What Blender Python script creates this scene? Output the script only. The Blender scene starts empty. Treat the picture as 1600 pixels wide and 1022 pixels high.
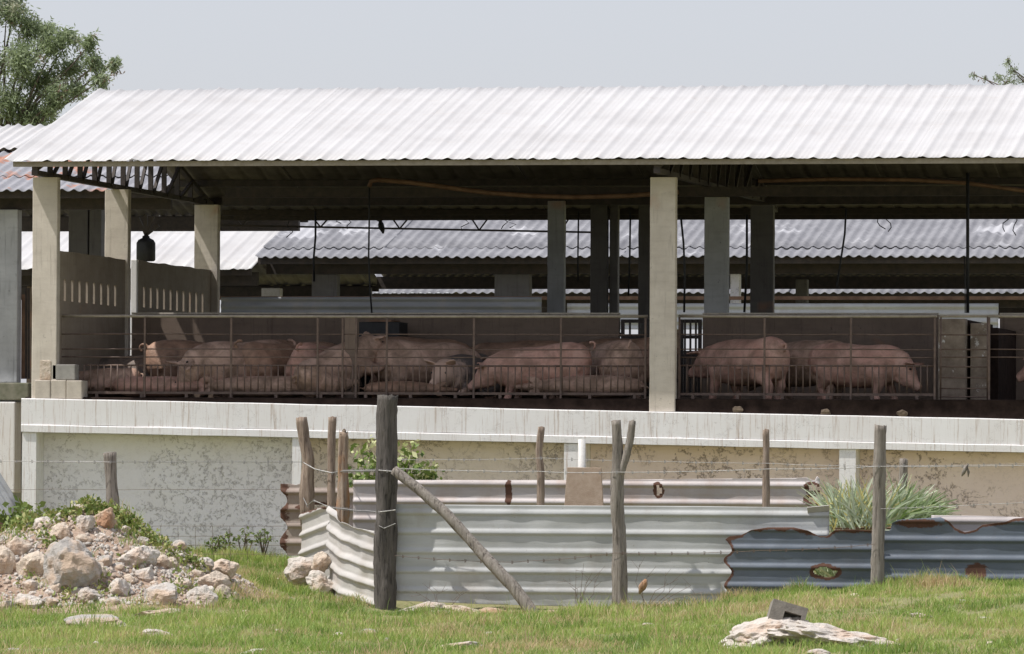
import bpy, bmesh, math, random
import numpy as np
from mathutils import Vector, Matrix, noise

random.seed(7)
RNG = np.random.default_rng(7)
S = bpy.context.scene
COL = S.collection

# ------------------------------------------------------------------ camera
FPX, DIST, EYE = 10500.0, 91.0, 1.25          # focal length in photo pixels, distance, eye height
YAW, PITCH, ROLL = math.atan(0.185), math.atan(223 / 10500), 0.0048
CAM = Vector((DIST * 0.185, -DIST, EYE))
_F = Vector((-math.sin(YAW) * math.cos(PITCH), math.cos(YAW) * math.cos(PITCH), math.sin(PITCH)))
_R = Vector((math.cos(YAW), math.sin(YAW), 0))
_U = _R.cross(_F).normalized()
R_ = _R * math.cos(ROLL) + _U * math.sin(ROLL)
U_ = _U * math.cos(ROLL) - _R * math.sin(ROLL)
cam = bpy.data.cameras.new('camera')
camo = bpy.data.objects.new('camera', cam)
COL.objects.link(camo)
cam.sensor_width = 36
cam.lens = FPX / 1600 * 36
cam.clip_start, cam.clip_end = 1, 3000
camo.matrix_world = Matrix(((R_.x, U_.x, -_F.x, CAM.x), (R_.y, U_.y, -_F.y, CAM.y), (R_.z, U_.z, -_F.z, CAM.z), (0, 0, 0, 1)))
S.camera = camo

def at(px, py, Y):
    d = _F * FPX + R_ * (px - 800) - U_ * (py - 511)
    return CAM + d * ((Y - CAM.y) / d.y)

def PX(X, Y, Z):
    v = Vector((X, Y, Z)) - CAM
    w = v.dot(_F)
    return 800 + FPX * v.dot(R_) / w, 511 - FPX * v.dot(U_) / w

def XX(px, Y, py=560):
    return at(px, py, Y).x

# ------------------------------------------------------------------ light
SUN = Vector((-0.44, -0.19, 0.87)).normalized()          # direction towards the sun
w = bpy.data.worlds.new('World')
S.world = w
w.use_nodes = True
nt = w.node_tree
sky = nt.nodes.new('ShaderNodeTexSky')
sky.sky_type = 'NISHITA'
sky.sun_disc = False
sky.sun_elevation = math.asin(SUN.z)
sky.sun_rotation = math.atan2(SUN.x, SUN.y)
sky.air_density = 1.0
sky.dust_density = 1.6
sky.ozone_density = 3.0
hz = nt.nodes.new('ShaderNodeMix')                      # milky haze over the clear sky
hz.data_type = 'RGBA'
hz.inputs[0].default_value = 0.72
hz.inputs[7].default_value = (4.55, 4.53, 4.95, 1)
nt.links.new(sky.outputs[0], hz.inputs[6])
nt.links.new(hz.outputs[2], nt.nodes['Background'].inputs[0])
nt.nodes['Background'].inputs[1].default_value = 0.112
sl = bpy.data.lights.new('sun', 'SUN')
sl.energy = 3.2
sl.angle = math.radians(0.6)
sl.color = (1.0, 0.965, 0.92)
so = bpy.data.objects.new('sun', sl)
so.rotation_euler = SUN.to_track_quat('Z', 'Y').to_euler()
so.location = (0, 0, 30)
COL.objects.link(so)
S.view_settings.view_transform = 'Standard'
S.view_settings.look = 'None'
S.view_settings.exposure = 0.47
S.view_settings.gamma = 1.0
S.view_settings.use_curve_mapping = False
S.cycles.max_bounces = 8
S.cycles.diffuse_bounces = 5

# ------------------------------------------------------------------ material helper
class NB:
    def __init__(s, name, rough=0.8, metal=0.0):
        s.m = bpy.data.materials.new(name)
        s.m.use_nodes = True
        s.t = s.m.node_tree
        s.b = s.t.nodes['Principled BSDF']
        s.b.inputs['Roughness'].default_value = rough
        s.b.inputs['Metallic'].default_value = metal
        s.tc = s.t.nodes.new('ShaderNodeTexCoord').outputs['Object']
    def L(s, a, b): s.t.links.new(a, b)
    def map(s, scale=(1, 1, 1), src=None):
        n = s.t.nodes.new('ShaderNodeMapping')
        n.inputs['Scale'].default_value = scale
        s.L(src or s.tc, n.inputs['Vector'])
        return n.outputs[0]
    def noise(s, scale=5, detail=5, rough=0.6, st=(1, 1, 1), dist=0.0):
        n = s.t.nodes.new('ShaderNodeTexNoise')
        n.inputs['Scale'].default_value = scale
        n.inputs['Detail'].default_value = detail
        n.inputs['Roughness'].default_value = rough
        n.inputs['Distortion'].default_value = dist
        s.L(s.map(st), n.inputs['Vector'])
        return n.outputs['Fac']
    def ramp(s, fac, pts):
        n = s.t.nodes.new('ShaderNodeValToRGB')
        e = n.color_ramp.elements
        while len(e) < len(pts): e.new(0.5)
        for q, (p, c) in zip(e, pts):
            q.position = p
            q.color = (c, c, c, 1) if isinstance(c, (int, float)) else (*c, 1)
        s.L(fac, n.inputs[0])
        return n.outputs[0]
    def mix(s, fac, a, b, mode='MIX'):
        n = s.t.nodes.new('ShaderNodeMix')
        n.data_type = 'RGBA'
        n.blend_type = mode
        for v, i in ((fac, 0), (a, 6), (b, 7)):
            if hasattr(v, 'links'): s.L(v, n.inputs[i])
            elif i == 0: n.inputs[0].default_value = v
            else: n.inputs[i].default_value = (*v, 1) if not isinstance(v, (int, float)) else (v, v, v, 1)
        return n.outputs[2]
    def math(s, op, a, b=0.0):
        n = s.t.nodes.new('ShaderNodeMath')
        n.operation = op
        for v, i in ((a, 0), (b, 1)):
            if hasattr(v, 'links'): s.L(v, n.inputs[i])
            else: n.inputs[i].default_value = v
        return n.outputs[0]
    def attr(s, name):
        n = s.t.nodes.new('ShaderNodeAttribute')
        n.attribute_name = name
        return n.outputs['Fac']
    def sep(s, i):
        n = s.t.nodes.new('ShaderNodeSeparateXYZ')
        s.L(s.tc, n.inputs[0])
        return n.outputs[i]
    def rand(s):
        return s.t.nodes.new('ShaderNodeObjectInfo').outputs['Random']
    def done(s, col, bump=None, dist=0.01, strength=0.6, rough=None):
        if hasattr(col, 'links'): s.L(col, s.b.inputs['Base Color'])
        else: s.b.inputs['Base Color'].default_value = (*col, 1)
        if bump is not None:
            n = s.t.nodes.new('ShaderNodeBump')
            n.inputs['Distance'].default_value = dist
            n.inputs['Strength'].default_value = strength
            s.L(bump, n.inputs['Height'])
            s.L(n.outputs[0], s.b.inputs['Normal'])
        if rough is not None: s.L(rough, s.b.inputs['Roughness'])
        return s.m

def m_simple(name, c1, c2, scale=6, rough=0.8, metal=0.0, st=(1, 1, 1), bump=0.006, lo=0.35, hi=0.65, fine=40):
    k = NB(name, rough, metal)
    n = k.noise(scale, 6, 0.65, st)
    f = k.noise(fine, 4, 0.6, st)
    c = k.mix(k.math('MULTIPLY', f, 0.35), k.ramp(n, [(lo, c1), (hi, c2)]), tuple(x * 0.6 for x in c1))
    return k.done(c, f, bump)

M = {}
# --- roofing
def roof_white():
    k = NB('white_roof_sheet', 0.5)
    n = k.noise(0.9, 5, 0.6)
    f = k.noise(5, 6, 0.75, (1, 0.25, 1))
    c = k.ramp(n, [(0.3, (0.465, 0.452, 0.443)), (0.62, (0.54, 0.53, 0.523))])
    c = k.mix(k.ramp(f, [(0.56, 0.0), (0.78, 0.32)]), c, (0.42, 0.36, 0.31))
    sp = k.noise(26, 2, 0.5)
    c = k.mix(k.ramp(sp, [(0.735, 0.0), (0.755, 0.6)]), c, (0.34, 0.30, 0.27))
    # rust-tinted dust along the screw rows
    y = k.sep(1)
    row = k.math('ABSOLUTE', k.math('SUBTRACT', k.math('FRACT', k.math('MULTIPLY', y, 0.93)), 0.5))
    rowm = k.math('MULTIPLY', k.ramp(row, [(0.0, 0.35), (0.03, 0.0)]), k.ramp(k.noise(8, 3, 0.6), [(0.45, 0.0), (0.6, 1.0)]))
    c = k.mix(rowm, c, (0.45, 0.37, 0.31))
    return k.done(c, f, 0.002)
M['roof_white'] = roof_white()
def roof_grey(name, c1, c2, rustc, rustlo):
    k = NB(name, 0.75)
    n = k.noise(1.4, 6, 0.65)
    f = k.noise(14, 5, 0.7)
    c = k.ramp(n, [(0.32, c1), (0.68, c2)])
    c = k.mix(k.ramp(f, [(0.5, 0.0), (0.75, 0.45)]), c, tuple(x * 0.5 for x in c1))
    r = k.noise(0.7, 4, 0.6, (1, 1.0, 1))
    c = k.mix(k.ramp(r, [(rustlo, 0.0), (rustlo + 0.04, 0.8)]), c, rustc)
    return k.done(c, f, 0.003)
M['roof_grey'] = roof_grey('grey_cement_roof_sheet', (0.165, 0.165, 0.18), (0.285, 0.285, 0.30), (0.46, 0.46, 0.48), 0.62)
M['roof_rust'] = roof_grey('grey_roof_sheet_with_rust_patches', (0.24, 0.24, 0.26), (0.33, 0.33, 0.35), (0.42, 0.17, 0.09), 0.52)
M['roof_under'] = m_simple('dark_roof_underside', (0.105, 0.09, 0.078), (0.185, 0.163, 0.142), 3, 0.9)  # darker mottled brown for the underside of the roof sheets
# --- concrete, plaster
def plaster(name, base, stain, band=0.02, amount=0.8, scale=1.6, streak=0.0, mottled=0.25):
    k = NB(name, 0.85)
    a = k.noise(scale, 8, 0.72, dist=0.25)
    line = k.math('ABSOLUTE', k.math('SUBTRACT', a, 0.5))
    patch = k.ramp(k.noise(0.9, 3, 0.5), [(0.36, 0.15), (0.52, 1.0)])
    crack = k.math('MULTIPLY', k.ramp(line, [(0.0, 1.0), (band, 0.0)]), patch)
    broken = k.ramp(k.noise(13, 3, 0.6), [(0.42, 0.0), (0.52, 1.0)])
    crack = k.math('MULTIPLY', k.math('MULTIPLY', crack, broken), amount)
    g = k.noise(1.2, 5, 0.6)
    c = k.mix(k.ramp(g, [(0.35, 0.0), (0.7, mottled)]), base, stain)
    if streak:
        st = k.ramp(k.noise(9, 5, 0.75, (3.0, 3.0, 0.14)), [(0.53, 0.0), (0.70, 1.0)])
        c = k.mix(k.math('MULTIPLY', st, streak), c, stain)
    c = k.mix(crack, c, tuple(x * 0.28 for x in stain))
    f = k.noise(28, 5, 0.7)
    bmp = k.math('SUBTRACT', f, k.math('MULTIPLY', crack, 1.2))
    return k.done(c, bmp, 0.003 if streak else 0.012)
M['whitewash'] = plaster('whitewashed_concrete', (0.84, 0.83, 0.82), (0.46, 0.36, 0.29), 0.004, 0.5, 1.2, 0.85, 0.16)
M['stucco_white'] = plaster('rough_white_stucco', (0.90, 0.875, 0.895), (0.54, 0.44, 0.35), 0.020, 0.65, 5.6, 0.0, 0.12)
M['stucco_cream'] = plaster('rough_cream_stucco', (0.84, 0.745, 0.67), (0.55, 0.42, 0.33), 0.020, 0.8, 5.0, 0.0, 0.2)
M['stucco_buff'] = plaster('cracked_buff_plaster', (0.88, 0.74, 0.67), (0.58, 0.40, 0.31), 0.020, 0.9, 2.4, 0.0, 0.2)
def column_mat(name, base, dark):
    k = NB(name, 0.85)
    f = k.noise(40, 5, 0.7)
    g = k.noise(2.5, 5, 0.65)
    c = k.mix(k.ramp(g, [(0.35, 0.0), (0.75, 0.55)]), base, dark)
    b = k.noise(7, 6, 0.75)
    c = k.mix(k.ramp(b, [(0.63, 0.0), (0.70, 0.75)]), c, tuple(x * 0.35 for x in dark))
    dr = k.noise(11, 5, 0.7, (1.8, 1.8, 0.12))
    c = k.mix(k.ramp(dr, [(0.55, 0.0), (0.75, 0.55)]), c, tuple(x * 0.55 for x in dark))
    hb = k.noise(14, 3, 0.6, (0.15, 0.15, 1))
    c = k.mix(k.ramp(hb, [(0.5, 0.0), (0.75, 0.3)]), c, dark)
    r = k.noise(1.1, 3, 0.5)
    c = k.mix(k.ramp(r, [(0.66, 0.0), (0.74, 0.5)]), c, (0.45, 0.20, 0.09))
    return k.done(c, f, 0.006)
M['column'] = column_mat('weathered_cream_concrete', (0.68, 0.615, 0.525), (0.38, 0.325, 0.265))
M['column_grey'] = column_mat('weathered_grey_concrete', (0.44, 0.45, 0.46), (0.22, 0.22, 0.22))
M['partition'] = column_mat('brown_grey_concrete', (0.34, 0.285, 0.225), (0.19, 0.15, 0.115))
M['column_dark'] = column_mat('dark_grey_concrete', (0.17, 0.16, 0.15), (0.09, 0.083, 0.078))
M['column_pale'] = column_mat('pale_grey_concrete', (0.54, 0.55, 0.565), (0.25, 0.25, 0.26))
M['pen_wall'] = column_mat('brown_stained_pen_concrete', (0.235, 0.175, 0.135), (0.105, 0.075, 0.056))
def pillar_mat():
    k = NB('flaking_whitewash_on_brown_concrete', 0.9)
    f = k.noise(30, 5, 0.7)
    c = k.ramp(k.noise(4, 5, 0.65), [(0.35, (0.15, 0.115, 0.085)), (0.65, (0.28, 0.225, 0.175))])
    c = k.mix(k.ramp(k.noise(3.1, 6, 0.75), [(0.60, 0.0), (0.64, 0.85)]), c, (0.60, 0.58, 0.55))
    return k.done(c, f, 0.008)
M['pillar'] = pillar_mat()
M['block'] = m_simple('concrete_block', (0.52, 0.46, 0.385), (0.66, 0.59, 0.50), 7, 0.9, bump=0.008, fine=60)
M['block_shaded'] = m_simple('shaded_concrete_block', (0.30, 0.285, 0.26), (0.42, 0.40, 0.365), 7, 0.9, bump=0.008, fine=60)  # greyer, darker copy of the block concrete, eave shade put into its colour
M['block_old'] = m_simple('old_brown_grey_block', (0.19, 0.17, 0.145), (0.32, 0.29, 0.25), 8, 0.92, bump=0.012, fine=50)
M['moss'] = m_simple('mossy_concrete', (0.16, 0.165, 0.11), (0.32, 0.30, 0.24), 5, 0.95)
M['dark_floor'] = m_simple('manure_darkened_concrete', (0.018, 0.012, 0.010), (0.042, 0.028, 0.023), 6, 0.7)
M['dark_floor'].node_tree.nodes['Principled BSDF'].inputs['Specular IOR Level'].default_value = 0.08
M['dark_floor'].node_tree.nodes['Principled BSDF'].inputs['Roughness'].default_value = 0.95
M['dung'] = m_simple('dry_dung', (0.06, 0.042, 0.03), (0.20, 0.15, 0.10), 9, 0.9)
# --- metal
M['steel'] = m_simple('dark_rusty_steel', (0.04, 0.033, 0.03), (0.08, 0.06, 0.05), 9, 0.7)
M['bar'] = m_simple('rusted_railing_steel', (0.10, 0.065, 0.05), (0.19, 0.13, 0.10), 12, 0.6, fine=70)
M['rail'] = m_simple('worn_pipe_rail', (0.30, 0.255, 0.20), (0.42, 0.37, 0.30), 12, 0.55, fine=70)
M['rust_pipe'] = m_simple('rust_brown_pipe', (0.14, 0.075, 0.045), (0.27, 0.16, 0.10), 5, 0.7)
M['black'] = m_simple('black_plastic', (0.012, 0.012, 0.014), (0.03, 0.03, 0.032), 9, 0.6)
M['white_pipe'] = m_simple('white_pipe_paint', (0.62, 0.60, 0.56), (0.72, 0.70, 0.66), 9, 0.6)
M['wire'] = m_simple('galvanised_wire', (0.30, 0.29, 0.28), (0.48, 0.47, 0.45), 30, 0.5, 0.3)
M['wire_rust'] = m_simple('rusted_wire', (0.12, 0.08, 0.06), (0.22, 0.16, 0.12), 30, 0.7)
def sheet_mat(name, c1, c2, rough, metal, rustc=(0.105, 0.05, 0.032), st=(0.35, 0.35, 1.6), dirt=(0.30, 0.25, 0.20), dirt_amt=0.5):
    k = NB(name, rough, metal)
    n = k.noise(2.2, 6, 0.65, st)
    f = k.noise(18, 5, 0.7)
    c = k.ramp(n, [(0.33, c1), (0.67, c2)])
    d = k.noise(1.5, 6, 0.7, (1, 1, 0.6))
    c = k.mix(k.ramp(d, [(0.5, 0.0), (0.75, dirt_amt)]), c, dirt)
    sp = k.noise(22, 3, 0.6)
    c = k.mix(k.ramp(sp, [(0.70, 0.0), (0.74, 0.5)]), c, (0.16, 0.10, 0.07))
    ru = k.math('ADD', k.attr('rust'), k.math('MULTIPLY', k.math('SUBTRACT', k.noise(11, 6, 0.75), 0.5), 1.25))
    rm = k.ramp(ru, [(0.45, 0.0), (0.6, 1.0)])
    rc = k.mix(k.noise(12, 4, 0.7), tuple(x * 0.45 for x in rustc), tuple(x * 1.5 for x in rustc))
    c = k.mix(rm, c, rc)
    m = k.done(c, f, 0.003, rough=k.ramp(ru, [(0.3, rough), (0.6, 0.92)]))
    if metal: k.L(k.ramp(ru, [(0.3, metal), (0.55, 0.0)]), k.b.inputs['Metallic'])
    return m
M['galv'] = sheet_mat('galvanised_sheet', (0.40, 0.41, 0.405), (0.525, 0.53, 0.52), 0.58, 0.12)
M['grey_sheet'] = sheet_mat('dull_grey_sheet', (0.15, 0.155, 0.16), (0.22, 0.225, 0.23), 0.6, 0.1)
M['galv_warm'] = sheet_mat('old_galvanised_sheet', (0.38, 0.34, 0.325), (0.52, 0.48, 0.465), 0.55, 0.2, dirt=(0.36, 0.24, 0.17), dirt_amt=0.6)
M['galv_pale'] = sheet_mat('pale_bent_sheet', (0.44, 0.42, 0.395), (0.58, 0.555, 0.52), 0.65, 0.1, dirt=(0.40, 0.33, 0.27))
M['blue_sheet'] = sheet_mat('blue_grey_sheet', (0.085, 0.105, 0.135), (0.145, 0.17, 0.205), 0.5, 0.1, dirt=(0.10, 0.10, 0.105))
M['rust_sheet'] = sheet_mat('rust_brown_sheet', (0.30, 0.24, 0.20), (0.46, 0.39, 0.34), 0.7, 0.05, dirt=(0.20, 0.11, 0.07), dirt_amt=0.8)
# --- wood
def wood(name, c1, c2, dark, orange=None):
    k = NB(name, 0.9)
    g = k.noise(10, 6, 0.7, (3.0, 3.0, 0.22), 0.4)
    n = k.noise(1.8, 4, 0.6)
    c = k.ramp(g, [(0.36, dark), (0.46, c1), (0.7, c2)])
    c = k.mix(k.ramp(n, [(0.5, 0.0), (0.75, 0.6)]), c, tuple(x * 0.6 for x in c1))
    if orange: c = k.mix(k.ramp(k.noise(2.2, 4, 0.6, (1, 1, 0.5)), [(0.46, 0.0), (0.55, 0.85)]), c, orange)
    return k.done(c, g, 0.035, 1.0)
M['wood_grey'] = wood('grey_weathered_wood', (0.27, 0.235, 0.20), (0.37, 0.335, 0.29), (0.10, 0.085, 0.07))
M['wood_dark'] = wood('dark_weathered_wood', (0.10, 0.088, 0.077), (0.175, 0.155, 0.138), (0.022, 0.019, 0.016))
M['wood_brown'] = wood('brown_weathered_wood', (0.30, 0.225, 0.17), (0.42, 0.335, 0.265), (0.12, 0.085, 0.06))
M['wood_orange'] = wood('split_orange_wood', (0.33, 0.24, 0.17), (0.43, 0.36, 0.29), (0.12, 0.075, 0.05), (0.44, 0.21, 0.08))
M['straw'] = m_simple('cut_stalks', (0.22, 0.20, 0.06), (0.58, 0.52, 0.26), 14, 0.9, st=(2, 2, 0.5), bump=0.02)
M['board'] = m_simple('pale_brown_board', (0.43, 0.315, 0.225), (0.55, 0.43, 0.325), 10, 0.9, fine=80)
# --- stone, earth
def stone(name, c1, c2, c3, lo=0.45):
    k = NB(name, 0.92)
    a = k.noise(3.2, 6, 0.66)
    b = k.noise(14, 6, 0.75)
    c = k.ramp(a, [(0.34, c1), (0.66, c2)])
    c = k.mix(k.ramp(k.noise(2.0, 5, 0.65), [(lo, 0.0), (lo + 0.14, 0.85)]), c, c3)
    c = k.mix(k.ramp(b, [(0.58, 0.0), (0.74, 0.75)]), c, tuple(x * 0.33 for x in c1))
    hue = k.ramp(k.rand(), [(0.0, 0.82), (1.0, 1.05)])
    c = k.mix(1.0, c, hue, 'MULTIPLY')
    return k.done(c, k.math('ADD', b, k.math('MULTIPLY', a, 1.5)), 0.038, 1.0)
M['lime'] = stone('pale_limestone', (0.60, 0.54, 0.47), (0.76, 0.70, 0.635), (0.64, 0.48, 0.36), 0.50)
M['lime_tan'] = stone('tan_limestone', (0.62, 0.51, 0.40), (0.74, 0.64, 0.53), (0.56, 0.39, 0.27), 0.50)
M['lime_grey'] = stone('grey_limestone', (0.42, 0.39, 0.355), (0.70, 0.655, 0.60), (0.60, 0.44, 0.31), 0.45)
M['lime_orange'] = stone('orange_stained_limestone', (0.52, 0.38, 0.26), (0.62, 0.49, 0.37), (0.44, 0.23, 0.125), 0.44)
def soil(name, c1, c2, c3):
    k = NB(name, 0.95)
    a = k.noise(1.6, 7, 0.7)
    b = k.noise(13, 6, 0.75)
    c = k.ramp(a, [(0.34, c1), (0.66, c2)])
    c = k.mix(k.ramp(b, [(0.5, 0.0), (0.68, 0.8)]), c, c3)
    return k.done(c, b, 0.05, 0.9)
M['ground'] = soil('grassy_earth', (0.20, 0.20, 0.08), (0.30, 0.29, 0.12), (0.42, 0.33, 0.21))
M['mound'] = soil('rubble_soil', (0.30, 0.20, 0.14), (0.52, 0.39, 0.295), (0.64, 0.52, 0.42))
# --- plants
def leafmat(name, pts, trans=0.25, rough=0.55):
    k = NB(name, rough)
    c = k.ramp(k.attr('tint'), pts)
    m = k.done(c)
    t = k.t
    out = t.nodes['Material Output']
    tr = t.nodes.new('ShaderNodeBsdfTranslucent')
    k.L(c, tr.inputs['Color'])
    mx = t.nodes.new('ShaderNodeMixShader')
    mx.inputs[0].default_value = trans
    k.L(k.b.outputs[0], mx.inputs[1]); k.L(tr.outputs[0], mx.inputs[2])
    k.L(mx.outputs[0], out.inputs['Surface'])
    return m
M['grass'] = leafmat('meadow_grass', [(0.0, (0.13, 0.21, 0.045)), (0.35, (0.265, 0.39, 0.075)), (0.62, (0.44, 0.52, 0.14)), (0.8, (0.54, 0.46, 0.22)), (1.0, (0.62, 0.46, 0.29))], 0.4)
M['leaf'] = leafmat('tree_leaves', [(0.0, (0.19, 0.24, 0.11)), (0.5, (0.34, 0.41, 0.23)), (0.85, (0.52, 0.58, 0.43)), (1.0, (0.30, 0.19, 0.13))], 0.45)
M['bush'] = leafmat('bush_leaves', [(0.0, (0.09, 0.15, 0.035)), (0.55, (0.25, 0.34, 0.075)), (1.0, (0.68, 0.68, 0.38))])
M['cane'] = leafmat('cane_leaves', [(0.0, (0.14, 0.22, 0.045)), (0.5, (0.36, 0.45, 0.24)), (0.85, (0.60, 0.66, 0.50)), (1.0, (0.55, 0.48, 0.15))], 0.15)
M['weed'] = leafmat('creeper_leaves', [(0.0, (0.08, 0.14, 0.026)), (0.6, (0.24, 0.30, 0.07)), (1.0, (0.48, 0.42, 0.18))])
M['dry'] = leafmat('dry_stalks', [(0.0, (0.20, 0.13, 0.08)), (1.0, (0.36, 0.27, 0.17))], 0.1)
M['bark'] = m_simple('grey_bark', (0.10, 0.075, 0.055), (0.22, 0.175, 0.13), 8, 0.9, st=(2, 2, 0.4), bump=0.02)
# --- pigs
def pigskin(name, c1, c2, dirt, amt):
    k = NB(name, 0.62)
    a = k.noise(3.0, 5, 0.6)
    c = k.ramp(a, [(0.34, c1), (0.64, c2)])
    d = k.noise(4.2, 6, 0.7, dist=0.5)
    c = k.mix(k.ramp(d, [(0.50 - 0.12 * amt, 0.0), (0.72 - 0.10 * amt, min(0.9, 0.4 + 0.45 * amt))]), c, dirt)
    s = k.noise(30, 3, 0.6)
    c = k.mix(k.ramp(s, [(0.66, 0.0), (0.72, 0.4)]), c, tuple(x * 0.5 for x in dirt))
    h = k.math('ADD', k.noise(90, 2, 0.6, (0.25, 1, 1)), k.math('MULTIPLY', k.noise(9, 5, 0.7), 2.5))
    return k.done(c, h, 0.012)
M['pig_pink'] = pigskin('pink_pig_skin', (0.55, 0.295, 0.23), (0.63, 0.395, 0.315), (0.22, 0.135, 0.095), 0.8)
M['pig_pale'] = pigskin('pale_pig_skin', (0.49, 0.31, 0.235), (0.59, 0.405, 0.315), (0.19, 0.125, 0.085), 1.0)
M['pig_tan'] = pigskin('mud_tanned_pig_skin', (0.35, 0.205, 0.14), (0.45, 0.275, 0.19), (0.16, 0.10, 0.066), 1.0)
M['pig_dark'] = pigskin('mud_greyed_pig_skin', (0.26, 0.20, 0.165), (0.42, 0.31, 0.25), (0.085, 0.075, 0.07), 1.0)
def pig_back():
    k = NB('grey_backed_pig_skin', 0.65)
    d = k.noise(5, 6, 0.7, dist=0.4)
    c = k.ramp(k.noise(3, 5, 0.6), [(0.35, (0.54, 0.37, 0.285)), (0.65, (0.63, 0.46, 0.37))])
    y = k.math('ADD', k.math('MULTIPLY', k.sep(1), 1.4), k.math('MULTIPLY', k.math('SUBTRACT', d, 0.5), 1.1))
    c = k.mix(k.ramp(k.math('ADD', y, 1.0), [(0.20, 0.0), (0.42, 0.95)]), c, (0.11, 0.095, 0.088))
    return k.done(c, d, 0.006)
M['pig_back'] = pig_back()
M['eye'] = m_simple('dark_eye', (0.01, 0.008, 0.007), (0.02, 0.015, 0.012), 5, 0.3)

# ------------------------------------------------------------------ object helpers
def tag(o, label=None, cat=None, group=None, kind=None):
    if label: o['label'] = label
    if cat: o['category'] = cat
    if group: o['group'] = group
    if kind: o['kind'] = kind
    return o

def empty(name, loc, label=None, cat=None, group=None):
    o = bpy.data.objects.new(name, None)
    o.location = loc
    o.empty_display_size = 0.2
    COL.objects.link(o)
    return tag(o, label, cat, group)

def put(name, me, mat, parent=None, smooth=False, loc=None):
    """Link a mesh given in world coordinates; children get the parent's place subtracted."""
    o = bpy.data.objects.new(name, me)
    if mat is not None and not me.materials: me.materials.append(mat)
    if smooth: me.polygons.foreach_set('use_smooth', [True] * len(me.polygons))
    COL.objects.link(o)
    off = Vector((0, 0, 0))
    if parent is not None:
        o.parent = parent
        p = parent
        while p is not None:
            off += p.location
            p = p.parent
    if loc is not None:
        o.location = Vector(loc) - off
        me.transform(Matrix.Translation(-Vector(loc)))
    elif parent is not None:
        me.transform(Matrix.Translation(-off))
    return o

class MB:
    def __init__(s): s.v = []; s.f = []
    def quadbox(s, c8):
        n = len(s.v); s.v += [tuple(c) for c in c8]
        for q in ((0, 3, 2, 1), (4, 5, 6, 7), (0, 1, 5, 4), (1, 2, 6, 5), (2, 3, 7, 6), (3, 0, 4, 7)):
            s.f.append(tuple(n + i for i in q))
        return s
    def box(s, x0, x1, y0, y1, z0, z1):
        return s.quadbox([(x0, y0, z0), (x1, y0, z0), (x1, y1, z0), (x0, y1, z0), (x0, y0, z1), (x1, y0, z1), (x1, y1, z1), (x0, y1, z1)])
    def beam(s, p, q, w, h, up=(0, 0, 1)):
        p, q = Vector(p), Vector(q)
        d = (q - p).normalized(); up = Vector(up)
        if abs(d.dot(up)) > 0.97: up = Vector((0, 1, 0))
        r = d.cross(up).normalized() * (w / 2); u = r.cross(d).normalized() * (h / 2)
        return s.quadbox([p - r - u, p + r - u, q + r - u, q - r - u, p - r + u, p + r + u, q + r + u, q - r + u])
    def tube(s, pts, rad, seg=8, cap=True, lump=None):
        pts = [Vector(p) for p in pts]
        n0 = len(s.v)
        if isinstance(rad, (int, float)): rad = [rad] * len(pts)
        ref = Vector((0.31, 0.87, 0.11))
        for i, p in enumerate(pts):
            d = (pts[min(i + 1, len(pts) - 1)] - pts[max(i - 1, 0)]).normalized()
            a = d.cross(ref)
            if a.length < 0.1: a = d.cross(Vector((1, 0, 0)))
            a.normalize(); b = d.cross(a)
            for k in range(seg):
                t = 2 * math.pi * k / seg
                r = rad[i] * (lump(i, k) if lump else 1.0)
                s.v.append(tuple(p + a * (math.cos(t) * r) + b * (math.sin(t) * r)))
        for i in range(len(pts) - 1):
            for k in range(seg):
                a0 = n0 + i * seg + k; a1 = n0 + i * seg + (k + 1) % seg
                s.f.append((a0, a1, a1 + seg, a0 + seg))
        if cap:
            s.f.append(tuple(n0 + k for k in range(seg))[::-1])
            e = n0 + (len(pts) - 1) * seg
            s.f.append(tuple(e + k for k in range(seg)))
        return s
    def mesh(s, name='mesh'):
        me = bpy.data.meshes.new(name)
        me.from_pydata(s.v, [], s.f)
        me.update()
        return me
    def build(s, name, mat, parent=None, smooth=False, bevel=0.0, loc=None):
        me = s.mesh(name)
        if bevel:
            bm = bmesh.new(); bm.from_mesh(me)
            bmesh.ops.bevel(bm, geom=list(bm.edges), offset=bevel, segments=2, affect='EDGES', profile=0.6)
            bm.to_mesh(me); bm.free()
        return put(name, me, mat, parent, smooth, loc)

def arrays_mesh(name, V, F, attrs=None, size=None):
    """numpy verts (n,3) and faces (m,k) to a mesh"""
    me = bpy.data.meshes.new(name)
    V = np.asarray(V, np.float32); F = np.asarray(F, np.int32)
    me.vertices.add(len(V)); me.vertices.foreach_set('co', V.ravel())
    k = F.shape[1]
    me.loops.add(F.size); me.loops.foreach_set('vertex_index', F.ravel())
    me.polygons.add(len(F)); me.polygons.foreach_set('loop_start', np.arange(0, F.size, k, dtype=np.int32))
    for nme, val in (attrs or {}).items():
        a = me.attributes.new(nme, 'FLOAT', 'POINT'); a.data.foreach_set('value', np.asarray(val, np.float32))
    me.update(calc_edges=True)
    me.validate()
    return me

def nz(x, y=0.0, z=0.0): return noise.noise(Vector((x, y, z)))

def rough_box(x0, x1, y0, y1, z0, z1, bevel=0.008): return MB().box(x0, x1, y0, y1, z0, z1)

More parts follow.
